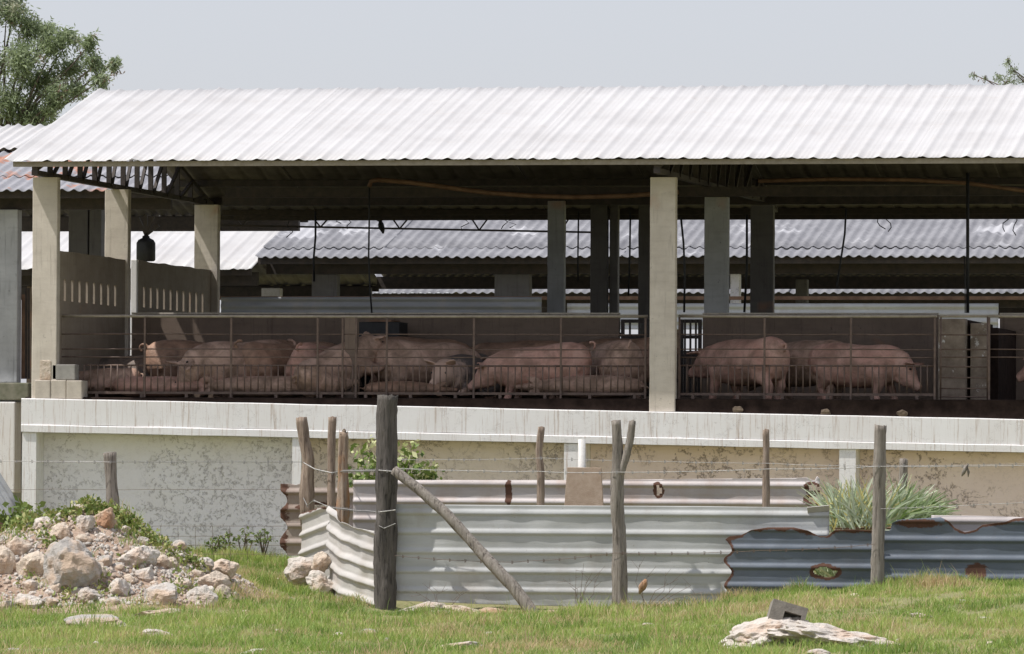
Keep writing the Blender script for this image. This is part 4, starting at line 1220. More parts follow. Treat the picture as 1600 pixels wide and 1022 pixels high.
# main sheet
Y = -7.9
x0, x1 = XX(612, Y, 860), XX(1296, Y, 860)
ft = topf([(612, 788), (760, 789), (900, 790), (1100, 791), (1250, 793), (1296, 793)], Y)
fb = topf([(612, 938), (750, 944), (900, 948), (1050, 952), (1140, 950), (1180, 905), (1215, 858), (1296, 850)], Y)
sheet_h('metal_sheet', [(x0, Y), ((x0 + x1) / 2, Y + 0.03), (x1, Y - 0.02)], fb, ft, M['galv'], pitch=0.245, rh=0.022, rw=0.085, zoff=at(800, 803, Y).z, seed=2, dent=0.018,
        label='longest pale grey metal sheet behind the slanting pole', cat='metal sheet', group=GRP)
fl = at(1262, 793, Y - .03); f2 = at(1296, 791, Y - .03)
tag(MB().quadbox([fl + Vector((0, 0, -.07)), f2 + Vector((0, 0, -.06)), f2 + Vector((0, .012, -.06)), fl + Vector((0, .012, -.07)), fl + Vector((0, -.05, .0)), f2 + Vector((0, -.05, .01)), f2 + Vector((0, -.03, .015)), fl + Vector((0, -.03, .005))]).build('sheet_flap', M['galv_pale']),
    'small bent strip of bright metal at the end of the longest sheet', 'metal strip')
# dark blue sheets
Y = -8.15
x0, x1 = XX(1130, Y, 870), XX(1372, Y, 870)
top1 = [(1130, 845), (1140, 838), (1158, 836), (1175, 828), (1200, 824), (1240, 824), (1262, 829), (1280, 838), (1292, 838), (1305, 828), (1330, 827), (1372, 829)]
Le = at(1134, 900, Y)
def le(z): return 0.06 + 0.05 * math.sin((z + 0.1) * 21) + 0.02 * nz(z * 9)
hA = at(1288, 893, Y)
sheet_h('metal_sheet', [(x0, Y), (x1, Y)], lambda s: at(1250, 945, Y).z, topf(top1, Y), M['blue_sheet'], pitch=0.235, rh=0.026, zoff=at(1250, 858, Y).z, seed=3, rust_edge=0.085, left_edge=le,
        holes=[(hA.x - x0, hA.z, .135, .062)], du=0.013, dv=0.012, label='blue grey metal sheet with a ragged rusty edge lapping the longest pale one', cat='metal sheet', group=GRP)
Y = -8.10
x0, x1 = XX(1366, Y, 870), XX(1680, Y, 870)
top2 = [(1366, 829), (1391, 829), (1393, 818), (1404, 812), (1440, 810), (1470, 808), (1482, 814), (1492, 825), (1508, 832), (1524, 828), (1535, 820), (1570, 816), (1585, 810), (1680, 806)]
hB = at(1526, 893, Y); hC = at(1436, 818, Y)
sheet_h('metal_sheet', [(x0, Y), (x1, Y)], lambda s: at(1500, 945, Y).z, topf(top2, Y), M['blue_sheet'], pitch=0.235, rh=0.026, zoff=at(1500, 845, Y).z, seed=4, du=0.02,
        rust_fn=lambda s, z: max((1.3 - math.hypot((s + x0 - hC.x) / .28, (z - hC.z) / .055) * .8), (1.35 - math.hypot((s + x0 - hB.x) / .13, (z - hB.z) / .10) * .8),
                                 (1 - (float(np.interp(s + x0, [at(a, b, -8.1).x for a, b in top2], [at(a, b, -8.1).z for a, b in top2])) - z) / .06) if s + x0 > at(1475, 800, -8.1).x else 0),
        label='blue grey metal sheet with rust patches running out of the picture', cat='metal sheet', group=GRP)
# pale strip behind the notch
Y = -7.6
x0 = XX(1455, Y, 820); x1 = XX(1600, Y, 820)
sheet_h('metal_sheet', [(x0, Y), (x1, Y)], lambda s: at(1500, 880, Y).z, topf([(1455, 805), (1530, 806), (1600, 808)], Y), M['galv_warm'], seed=7, zoff=at(1500, 815, Y).z, label='pale sheet showing through the notch in the blue one', cat='metal sheet', group=GRP)
# bent pale sheet round the corner post
pa, pm, pb = at(514, 800, -6.3), at(536, 830, -7.0), at(588, 880, -8.05)
Lm = math.hypot(pm.x - pa.x, pm.y - pa.y); Lt = Lm + math.hypot(pb.x - pm.x, pb.y - pm.y)
zt = lambda s: float(np.interp(s, [0, Lm * .5, Lm, Lm + .02, Lt * .7, Lt], [zpx(514, 790, -6.3), zpx(524, 798, -6.6), zpx(532, 818, -7.0), zpx(534, 815, -7.0), zpx(560, 825, -7.5), zpx(588, 830, -8.05)]))
zb_ = lambda s: float(np.interp(s, [0, Lm, Lt], [zpx(514, 912, -6.3), zpx(530, 952, -7.0), zpx(588, 972, -8.05)]))
sheet_h('metal_sheet', [(pa.x, pa.y), (pm.x, pm.y), (pb.x, pb.y)], zb_, zt, M['galv_pale'], pitch=0.225, rh=0.042, rw=0.095, zoff=zpx(532, 816, -7.0), tilt=lambda s: float(np.interp(s, [0, Lm, Lt], [.14, 0, -.13])), seed=5, dent=0.055, du=0.02,
        label='bright bent metal sheet wrapped round the corner beside the thick post', cat='metal sheet', group=GRP)
# second short panel
pa, pb = at(470, 830, -5.0), at(516, 840, -6.25)
Lt = math.hypot(pb.x - pa.x, pb.y - pa.y)
sheet_h('metal_sheet', [(pa.x, pa.y), (pb.x, pb.y)], lambda s: float(np.interp(s, [0, Lt], [zpx(470, 880, -5.0), zpx(516, 905, -6.25)])), lambda s: float(np.interp(s, [0, Lt * .9, Lt], [zpx(470, 802, -5.0), zpx(510, 791, -6.1), zpx(516, 800, -6.25)])),
        M['galv_pale'], pitch=0.24, rh=0.04, rw=0.09, zoff=zpx(490, 800, -5.5), tilt=lambda s: float(np.interp(s, [0, Lt], [-.08, .08])), seed=6, dent=0.02, du=0.025, rust_edge=0.05,
        label='short pale metal panel below the crooked post', cat='metal sheet', group=GRP)
# rusty sheet at the left end
Y = -3.3
x0, x1 = XX(438, Y, 800), XX(560, Y, 800)
hD = at(440, 820, Y); hE = at(497, 792, Y)
sheet_h('metal_sheet', [(x0, Y), (x1, Y)], lambda s: zpx(440, 868, Y), topf([(438, 756), (455, 756), (462, 758), (470, 755), (480, 762), (560, 762)], Y), M['rust_sheet'], pitch=0.225, rh=0.03, zoff=zpx(470, 770, Y), seed=8,
        rust_fn=lambda s, z: max(1.0 - s / 0.22, 0.9 - abs(z - hE.z) / .14 if s > .3 and s < .75 else 0), left_edge=lambda z: 0.04 + 0.05 * math.sin(z * 17) + .03 * nz(z * 7),
        holes=[(hE.x - x0, hE.z, .2, .04)], label='rust eaten brown metal sheet at the near end of the wire fence', cat='metal sheet', group=GRP)
# leaning sheets at the far left
pa, pb = at(-70, 750, -5.0), at(31, 790, -4.0)
V = []; F = []
for j in range(9):
    for i in range(60):
        u = i / 59; v = j / 8
        a = at(-80 + 111 * v, 612 + 178 * v, -4.5); b_ = at(-95 + 111 * v, 690 + 178 * v, -5.3)
        q = a.lerp(b_, u); q.z += 0.022 * math.cos(u * 2 * math.pi * 6); q.y -= 0.02 * math.cos(u * 2 * math.pi * 6)
        V.append(tuple(q))
for j in range(8):
    for i in range(59):
        q = j * 60 + i; F.append((q, q + 1, q + 61, q + 60))
o = put('metal_sheet', arrays_mesh('metal_sheet', V, F, {'rust': [0.0] * len(V)}), M['galv'], smooth=True)
thicken(o, .004); tag(o, 'bluish metal sheet leaning down beside the plinth corner', 'metal sheet', GRP)
V = []; F = []
for j in range(7):
    for i in range(40):
        u = i / 39; v = j / 6
        a = at(-70 + 84 * v, 735 + 85 * v, -5.5); b_ = at(-75 + 84 * v, 790 + 85 * v, -5.9)
        q = a.lerp(b_, u); q.z += 0.012 * math.cos(u * 2 * math.pi * 5)
        V.append(tuple(q))
for j in range(6):
    for i in range(39):
        q = j * 40 + i; F.append((q, q + 1, q + 41, q + 40))
o = put('metal_sheet', arrays_mesh('metal_sheet', V, F, {'rust': [0.85] * len(V)}), M['rust_sheet'], smooth=True)
thicken(o, .004); tag(o, 'rust red metal sheet below the bluish leaning one', 'metal sheet', GRP)

# barbed wire
def strand(label, pts, seed, mat='wire', r=0.0045, barb=0.16, sag=0.0, name='barbed_wire'):
    P = [at(a, b, y) for a, b, y in pts]
    Q = []
    for a, b in zip(P, P[1:]):
        n = max(2, int((b - a).length / 0.10))
        for i in range(n):
            t = i / n; q = a.lerp(b, t)
            q.z += -sag * 4 * t * (1 - t) + 0.006 * nz(q.x * 3, seed) ; Q.append(q)
    Q.append(P[-1])
    mb = MB()
    mb.tube(Q, r, 5)
    L = 0.0
    for a, b in zip(Q, Q[1:]):
        L += (b - a).length
        if barb and L > barb:
            L = 0
            for s in (-1, 1):
                mb.tube([a + Vector((-.004, -.002, -.022 * s)), a + Vector((.004, -.002, .022 * s))], [.0035, .0015], 4)
                mb.tube([a + Vector((.010, -.012 * s, -.018)), a + Vector((.014, .012 * s, .018))], [.0035, .0015], 4)
    o = mb.build(name, M[mat], None)
    o['label'] = label; o['category'] = 'wire'; o['group'] = 'barbed wire strands'
    return o
strand('upper wire strand crossing in front of the stucco wall to the split post', [(-60, 720, -6.3), (172, 722, -6.32), (474, 722, -3.75)], 1, r=0.004)
strand('curly upper barbed wire tied between the corner posts', [(474, 723, -3.75), (492, 733, -3.9), (519, 739, -4.05), (537, 736, -4.6), (592, 735, -8.15), (617, 737, -8.16)], 2, r=0.007)
strand('lower barbed wire tied between the crooked and the thick post', [(474, 778, -3.75), (480, 790, -3.8), (490, 782, -4), (513, 792, -4.05), (550, 797, -6), (592, 800, -8.15), (618, 797, -8.16)], 3, r=0.006)
strand('upper barbed wire from the thick post past the forked trunk to the far post', [(617, 732, -8.16), (845, 737, -8.3), (963, 738, -8.46), (1200, 733, -8.6), (1373, 729, -8.7), (1700, 725, -8.8)], 4, sag=0.01)
strand('thin wire high on the stucco wall behind the thick post', [(617, 718, -5.7), (845, 716, -5.7), (1197, 724, -5.86), (1375, 728, -6.5), (1700, 722, -6.6)], 5, r=0.003, sag=0.01)
strand('low slack wire in front of the longest metal sheet', [(617, 868, -8.16), (800, 878, -8.3), (960, 864, -8.46), (1190, 860, -8.6), (1368, 850, -8.7)], 6, 'wire_rust', 0.003, sag=0.02)
strand('wire strand running level with the cut cane', [(1376, 795, -8.7), (1600, 785, -8.8), (1700, 784, -8.8)], 7, r=0.003, sag=0.006)
strand('wire bound low around the thick post', [(592, 822, -8.15), (600, 826, -8.16), (618, 818, -8.14)], 8, r=0.005, barb=0)
# woven wire fence at the left
wf = empty('wire_mesh_fence', (XX(250, -3.4), -3.4, 0), 'rusty wide meshed wire fence before the white stucco wall', 'fence')
for py in (765, 822, 838, 852, 866):
    MB().tube([at(p, py + 1.5 * nz(p * .03, py), -3.4) for p in range(-60, 445, 36)] + [at(444, py, -3.4)], 0.0028, 5).build('wire', M['wire_rust'], wf)
for p in range(-46, 440, 27):
    MB().tube([at(p, 822, -3.4), at(p + 1, 875, -3.4)], 0.0026, 5).build('stay_wire', M['wire_rust'], wf)
# feather on the wire
q = at(1509, 734, -8.83)
mb = MB(); mb.tube([q + Vector((.03, 0, .07)), q + Vector((0, -.01, .02)), q + Vector((-.03, 0, -.04)), q + Vector((-.05, .01, -.08))], [.008, .03, .025, .006], 6)
mb.tube([q + Vector((.02, 0, .03)), q + Vector((.035, 0, -.03)), q + Vector((.03, 0, -.09))], [.008, .018, .004], 6)
tag(mb.build('dead_leaf', M['wood_grey'], None, True), 'shrivelled grey leaf caught on the upper barbed wire', 'leaf')
q = at(1006, 918, -8.9)
mb = MB(); mb.tube([q + Vector((.03, 0, .10)), q + Vector((0.01, -.01, .05)), q + Vector((-.02, 0, 0)), q + Vector((-.06, .01, -.08))], [.02, .045, .05, .01], 7)
tag(mb.build('dead_leaf', M['wood_orange'], None, True), 'crumpled brown leaf hanging beside the foot of the forked trunk', 'leaf')

# ================================================================== stones
STN = [(105, 878, 86, 72, 'lime_grey', 'largest boulder of the heap, grey on one side and tan on the other'),
       (95, 829, 36, 34, 'lime_tan', 'upright tan stone above the largest boulder'), (68, 818, 34, 22, 'lime', 'flat pale stone among the weeds of the heap'),
       (130, 814, 34, 32, 'lime', 'pale pointed stone beside the orange one'), (162, 808, 38, 36, 'lime_orange', 'orange stained stone near the top of the heap'),
       (124, 793, 28, 14, 'lime', 'thin pale slab just below the summit stone'), (126, 775, 22, 13, 'lime', 'white stone on the very summit of the heap'),
       (25, 852, 46, 36, 'lime_tan', 'rounded tan boulder at the edge of the weeds'), (6, 874, 36, 42, 'lime_tan', 'tan boulder cut by the picture edge'),
       (52, 882, 48, 42, 'lime_tan', 'smooth tan boulder beside the largest one'), (211, 866, 60, 34, 'lime', 'broad cream boulder on the flank of the heap'),
       (331, 908, 48, 36, 'lime_tan', 'tan ridged boulder at the foot of the heap'), (311, 930, 46, 36, 'lime', 'cream wedge shaped boulder low on the heap'),
       (252, 927, 52, 38, 'lime_grey', 'grey white boulder at the front foot of the heap'), (186, 918, 34, 32, 'lime', 'cream stone in the middle of the heap front'),
       (343, 888, 44, 26, 'lime_tan', 'tan stone farthest out on the slope'), (362, 886, 20, 24, 'lime_tan', 'small tan stone tipping off the end of the heap'),
       (140, 929, 36, 24, 'lime', 'pale stone below the largest boulder'), (41, 937, 46, 24, 'lime', 'pale low stone at the front of the bare soil'),
       (8, 947, 36, 22, 'lime_grey', 'grey flat stone in the front corner of the heap')]
SM = [(153, 891, 28, 24), (163, 875, 24, 18), (186, 885, 22, 14), (225, 895, 30, 24), (252, 875, 26, 20), (279, 854, 26, 20), (265, 879, 22, 18), (320, 879, 24, 18), (347, 926, 26, 26), (89, 916, 22, 20), (45, 916, 30, 20),
      (79, 941, 30, 16), (132, 842, 28, 16), (159, 838, 24, 14), (194, 825, 18, 14), (223, 844, 18, 18), (306, 895, 24, 18), (200, 905, 20, 16), (236, 858, 18, 14), (290, 912, 22, 18), (120, 925, 20, 14), (175, 940, 22, 14)]
rs = random.Random(3)
for _ in range(62):
    t = rs.random(); px = 20 + 340 * t; lo = 845 + 45 * abs(t - .3); py = rs.uniform(lo, 945)
    wq = rs.uniform(8, 17); SM.append((px, py, wq, wq * rs.uniform(.6, .85)))
_rockcache = []
def place_rock(px, py, wpx, hpx, mat, label, group, seed, name='stone', sink=0.30, sub=3, flat=False, cat='stone', Yf=None):
    b = hit(px, py + hpx * 0.42) if Yf is None else at(px, py + hpx * 0.45, Yf)
    sc = FPX / (b - CAM).dot(_F)
    w_, h_ = wpx / sc * 1.08, hpx / sc * 1.25
    me = rock_mesh(w_, w_ * rs.uniform(.7, 1.0), h_, seed, sub, rough=.13 if sub == 5 else .075)
    o = put(name, me, M[mat])
    o.location = (b.x, b.y + (0 if flat else w_ * 0.15), b.z + h_ * (0.5 - sink))
    o.rotation_euler = (rs.uniform(-.15, .15), rs.uniform(-.2, .2), rs.uniform(-.4, .4))
    return tag(o, label, cat, group)
for i, (px, py, a, b, mt, lab) in enumerate(STN): place_rock(px, py, a, b, mt, lab, 'rubble stones', 100 + i, sub=4)
for i, (px, py, a, b) in enumerate(SM):
    o = place_rock(px, py, a, b, rs.choice(['lime', 'lime', 'lime_tan', 'lime_grey', 'lime_tan']), 'small broken limestone lump lying loose in the rubble heap', 'small rubble stones', 300 + i, sub=3)
# gravel on the heap
def gravel(n, mat, name):
    V = []; F = []; rg = random.Random(5)
    tet = [Vector((1, 0, -.4)), Vector((-.5, .87, -.4)), Vector((-.5, -.87, -.4)), Vector((0.1, 0.1, .8)), Vector((.6, -.6, .4))]
    for _ in range(n):
        x = rg.uniform(_msx[1], _msx[-1] + .2); y = rg.uniform(-13.3, -8.0)
        if rg.random() > 0.5 + 0.5 * math.exp(-((y + 10.8) / 1.6) ** 2): continue
        if float(mound_np(x, y)) < float(ground_np(x, y)) + .06: continue
        z = surf(x, y); r = rg.uniform(.018, .062) * rg.random() ** .6
        Rz = Matrix.Rotation(rg.uniform(0, 6.3), 3, 'Z') @ Matrix.Rotation(rg.uniform(-.6, .6), 3, 'X')
        b = len(V)
        for t in tet: V.append(tuple(Vector((x, y, z + r * .2)) + Rz @ (t * r * rg.uniform(.7, 1.2))))
        F += [(b, b + 1, b + 3), (b + 1, b + 2, b + 3), (b, b + 3, b + 4), (b + 2, b + 4, b + 3), (b, b + 4, b + 2), (b, b + 2, b + 1)]
    return tag(put(name, arrays_mesh(name, V, F), M[mat]), 'loose limestone chips strewn over the bare heap', 'gravel', None, 'stuff')
gravel(9500, 'lime', 'gravel')
OUT = [(470, 886, 50, 40, 'lime', 'cream stone leaning against the rusty sheet', 0.2, -6.3), (498, 912, 46, 36, 'lime', 'cream stone lying before the bent sheet', 0.2, -6.75), (500, 878, 30, 26, 'lime_tan', 'tan stone between two cream ones at the sheets', 0.2, -6.55),
       (138, 970, 112, 20, 'lime_grey', 'long flat grey rock surfacing in the grass below the heap', 0.4), (243, 957, 86, 14, 'lime_grey', 'thin flat rock continuing the long grey one', 0.4), (248, 989, 60, 15, 'lime', 'low pale rock in the grass near the front', 0.4),
       (575, 988, 66, 13, 'lime_grey', 'flat grey rock in the grass before the thick post', 0.4), (530, 991, 26, 12, 'lime', 'small pale rock next to the flat grey one', 0.4), (700, 1008, 86, 14, 'lime_grey', 'broad low rock at the bottom edge of the picture', 0.4),
       (966, 947, 66, 9, 'lime', 'narrow pale rock at the foot of the forked trunk', 0.3), (1506, 940, 22, 8, 'lime', 'small white rock in the grass under the blue sheets', 0.3), (1440, 962, 44, 8, 'lime', 'flat pale rock in the grass behind the cinder block', 0.3),
       (285, 910, 24, 20, 'lime_tan', 'tan rock beside the heap foot', 0.3), (395, 1018, 40, 12, 'lime', 'pale rock cut by the bottom edge', 0.3), (1278, 1019, 34, 10, 'lime', 'white rock at the bottom edge below the big slab', 0.3), (20, 1018, 30, 12, 'lime_grey', 'grey rock in the bottom corner', .3),
       (652, 949, 74, 15, 'lime', 'cream rubble ledge beneath the sheet beside the thick post', .3, -8.45), (724, 953, 70, 15, 'lime_tan', 'tan rubble ledge beneath the longest sheet', .3, -8.5), (782, 957, 66, 16, 'lime_orange', 'reddish ledge beneath the slanting pole', .3, -8.55),
       (690, 956, 40, 10, 'lime', 'small cream lump before the rubble ledge', .3, -8.75), (868, 958, 60, 12, 'lime_orange', 'orange earth lump beside the pole foot', .3, -8.6)]
for i, (px, py, a, b, mt, lab, sk, *yf) in enumerate(OUT): place_rock(px, py, a, b, mt, lab, None, 500 + i, name='rock', sink=sk, sub=4, cat='rock', Yf=yf[0] if yf else None)
R1 = place_rock(1186, 991, 168, 46, 'lime', 'largest white rock outcrop in the grass, with the cinder block on it', None, 611, 'rock', 0.3, 5, cat='rock')
R2 = place_rock(1296, 994, 168, 40, 'lime', 'lower white rock outcrop beside the one under the block', None, 612, 'rock', 0.3, 5, cat='rock')
spots = [(420, 905), (455, 935), (385, 955), (330, 1000), (430, 985), (610, 1000), (760, 990), (815, 975), (900, 1005), (1010, 975), (1075, 955), (1400, 1000), (1465, 985), (1545, 965), (1330, 930), (1540, 1005), (1120, 1018), (150, 1005)]
for i, (px, py) in enumerate(spots):
    place_rock(px + rs.uniform(-8, 8), py, rs.uniform(10, 26), rs.uniform(5, 9), rs.choice(['lime', 'lime_grey', 'lime_tan']), 'small pale stone lying loose in the short pasture grass', 'loose stones in the grass', 700 + i, name='stone', sink=.35)
# cinder block on the rock
bp = hit(1226, 986); sc = FPX / (bp - CAM).dot(_F)
cb = MB()
W, Hh, Dp = 0.29, 0.19, 0.15
th = 0.035
V = []; F = []
xs = [-W / 2, -W / 2 + th * 1.3, -0.005, 0.005 + th, W / 2 - th, W / 2]; zs_ = [0, th, Hh - th, Hh]
# hollow-cored block as one connected skin
def hollow_block(xs, zs, hs, d):
    VV = {}; L = []; F = []
    def vid(*k):
        k = tuple(round(c, 4) for c in k)
        if k not in VV: VV[k] = len(L); L.append(k)
        return VV[k]
    nx, nz_ = len(xs) - 1, len(zs) - 1
    sol = lambda i, j: 0 <= i < nx and 0 <= j < nz_ and (i, j) not in hs
    for i in range(nx):
        for j in range(nz_):
            if not sol(i, j): continue
            a, b, c, e = xs[i], xs[i + 1], zs[j], zs[j + 1]
            F.append((vid(a, 0, c), vid(b, 0, c), vid(b, 0, e), vid(a, 0, e)))
            F.append((vid(a, d, c), vid(a, d, e), vid(b, d, e), vid(b, d, c)))
            if not sol(i - 1, j): F.append((vid(a, 0, c), vid(a, 0, e), vid(a, d, e), vid(a, d, c)))
            if not sol(i + 1, j): F.append((vid(b, 0, c), vid(b, d, c), vid(b, d, e), vid(b, 0, e)))
            if not sol(i, j - 1): F.append((vid(a, 0, c), vid(a, d, c), vid(b, d, c), vid(b, 0, c)))
            if not sol(i, j + 1): F.append((vid(a, 0, e), vid(b, 0, e), vid(b, d, e), vid(a, d, e)))
    for (i, j) in hs:                       # the core is closed part way in
        a, b, c, e = xs[i], xs[i + 1], zs[j], zs[j + 1]; dd = d * .6
        F.append((vid(a, dd, c), vid(b, dd, c), vid(b, dd, e), vid(a, dd, e)))
    me = bpy.data.meshes.new('cinder_block'); me.from_pydata(L, [], F); me.update()
    return me
me = hollow_block([-.155, -.035, .01, .115, .155], [0, .028, .115, .19], {(2, 1), (1, 1)}, 0.26)
me.transform(Matrix.Scale(1.18, 4))
o = put('cinder_block', me, M['block_old'])
o.location = at(1227, 976, R1.location.y - 0.20); o.rotation_euler = (math.radians(-9), math.radians(16), math.radians(12))
tag(o, 'broken grey cinder block tilted on top of the white rock', 'block')

# ================================================================== vegetation
def vnoise(x, y, f, seed):
    tab = np.random.default_rng(seed).uniform(0, 1, (256, 256))
    u, v = x * f + 300.3, y * f + 300.7
    i, j = np.floor(u).astype(int), np.floor(v).astype(int); a, b = u - i, v - j
    a = a * a * (3 - 2 * a); b = b * b * (3 - 2 * b)
    g = lambda p, q: tab[p % 256, q % 256]
    return (g(i, j) * (1 - a) + g(i + 1, j) * a) * (1 - b) + (g(i, j + 1) * (1 - a) + g(i + 1, j + 1) * a) * b
def blades(n, xr, yr, h0, h1, wd, keep, seed, tint_fn, lean=0.5, zfn=None):
    rg = np.random.default_rng(seed)
    x = rg.uniform(*xr, n); y = rg.uniform(*yr, n)
    k = keep(x, y, rg); x, y = x[k], y[k]; n = len(x)
    z = np.maximum(ground_np(x, y), mound_np(x, y)) - 0.01 + 0.06 * (vnoise(x, y, 2.6, 31) - .5)
    h = rg.uniform(h0, h1, n) * (0.18 + 1.15 * vnoise(x, y, 2.6, 31) ** 2 + 0.6 * vnoise(x, y, 0.9, 32) ** 2 + rg.uniform(0, .4, n))
    a = rg.uniform(0, 2 * math.pi, n); l = rg.uniform(0.1, 1, n) * lean * h
    dx, dy = np.cos(a) * l, np.sin(a) * l
    b = rg.uniform(0, 2 * math.pi, n); wx, wy = np.cos(b) * wd * .5, np.sin(b) * wd * .5
    P = np.stack([x, y, z], 1)
    v0 = P + np.stack([-wx, -wy, 0 * x], 1); v1 = P + np.stack([wx, wy, 0 * x], 1)
    mid = P + np.stack([dx * .35, dy * .35, h * .6], 1)
    v2 = mid + np.stack([wx * .7, wy * .7, 0 * x], 1); v3 = mid + np.stack([-wx * .7, -wy * .7, 0 * x], 1)
    v4 = P + np.stack([dx, dy, h * .97], 1)
    V = np.stack([v0, v1, v2, v3, v4], 1).reshape(-1, 3)
    i = np.arange(n)[:, None] * 5
    F = np.concatenate([i + np.array([0, 1, 2]), i + np.array([0, 2, 3]), i + np.array([3, 2, 4])])
    t = np.repeat(np.clip(tint_fn(x, y, rg, n), 0, 1), 5)
    return arrays_mesh('grass', V, F, {'tint': t})
FENX = [at(p, 900, y).x for p, y in ((438, -3.3), (515, -6.3), (590, -8.0), (1700, -8.2))]
FENY = [-3.3, -6.3, -8.0, -8.2]
def gkeep(x, y, rg):
    m = mound_np(x, y) > ground_np(x, y) + 0.10
    fy = np.interp(x, FENX, FENY)
    behind = (x > FENX[0]) & (y > fy - 0.12)
    p = np.ones(len(x)); p[m] = 0.0; p[behind] = 0.02
    bare = (np.sin(x * 1.3 + 2 * np.sin(y * .8)) * np.sin(y * 1.9 + x * .5)) 
    p *= np.where(bare > 0.72, 0.18, 1.0)
    # trodden earth under the sheets near the slanting pole
    ex, ey = (at(740, 955, -8.4)).x, -8.5
    p *= np.where((np.abs(x - ex) < 1.3) & (np.abs(y - ey) < 0.75), 0.05, 1.0)
    return rg.uniform(0, 1, len(x)) < p
def gtint(x, y, rg, n):
    a, b, c = vnoise(x, y, 0.55, 41), vnoise(x, y, 1.9, 42), vnoise(x, y, 5.0, 43)
    t = -0.04 + 0.40 * a + 0.38 * b + 0.34 * (c - .5)
    t = t + rg.normal(0, .13, n)
    dryp = np.clip((vnoise(x, y, 0.8, 44) - .58) * 5, 0, 1) * 0.6 + np.clip((vnoise(x, y, 2.8, 45) - .7) * 6, 0, 1) * .45 + 0.07
    dry = rg.uniform(0, 1, n) < dryp
    return np.where(dry, rg.uniform(.72, 1, n), t)
x0, x1 = XX(-330, -7), XX(1860, -29)
tag(put('grass', blades(400000, (x0, x1), (-29.5, -7.2), 0.04, 0.105, 0.0085, gkeep, 1, gtint, 1.15), M['grass']), 'short sunlit pasture grass in front of the fence', 'grass', None, 'stuff')
tag(put('grass', blades(76000, (XX(-330, -4), XX(600, -4)), (-7.2, 0.3), 0.05, 0.12, 0.009, gkeep, 2, gtint, 0.8), M['grass']), 'pasture grass growing up to the white stucco wall', 'grass', None, 'stuff')
def tall_keep(x, y, rg):
    return gkeep(x, y, rg) & (rg.uniform(0, 1, len(x)) < np.clip(vnoise(x, y, 1.1, 51) * 2.2 - 1.0, 0, 1))
tag(put('grass', blades(34000, (x0, x1), (-27, -8.3), 0.12, 0.21, 0.009, tall_keep, 3, lambda x, y, rg, n: gtint(x, y, rg, n) + .06, 0.7), M['grass']), 'taller grass tufts standing out of the pasture', 'grass', None, 'stuff')
# tussocks along the blue sheets
def edge_keep(x, y, rg):
    return (rg.uniform(0, 1, len(x)) < 0.9)
tag(put('grass', blades(9000, (XX(1130, -8.5), XX(1720, -8.5)), (-9.3, -8.25), 0.04, 0.13, 0.009, edge_keep, 4, lambda x, y, rg, n: gtint(x, y, rg, n) + .05, 0.7), M['grass']), 'grass fringe at the foot of the blue sheets', 'grass', None, 'stuff')

def leaf_cloud(points, size, seed, tints, aspect=0.45, droop=0.3):
    rg = np.random.default_rng(seed)
    P = np.asarray(points, float); n = len(P)
    a = rg.normal(0, 1, (n, 3)); a[:, 2] -= droop; a /= np.linalg.norm(a, axis=1)[:, None]
    b = rg.normal(0, 1, (n, 3)); b -= a * (a * b).sum(1)[:, None]; b /= np.linalg.norm(b, axis=1)[:, None]
    s = (size * rg.uniform(.6, 1.3, n))[:, None]
    v0 = P; v1 = P + a * s * .5 + b * s * aspect * .5; v2 = P + a * s; v3 = P + a * s * .5 - b * s * aspect * .5
    V = np.stack([v0, v1, v2, v3], 1).reshape(-1, 3)
    F = np.arange(n * 4).reshape(-1, 4)
    return arrays_mesh('leaves', V, F, {'tint': np.repeat(np.clip(tints, 0, 1), 4)})

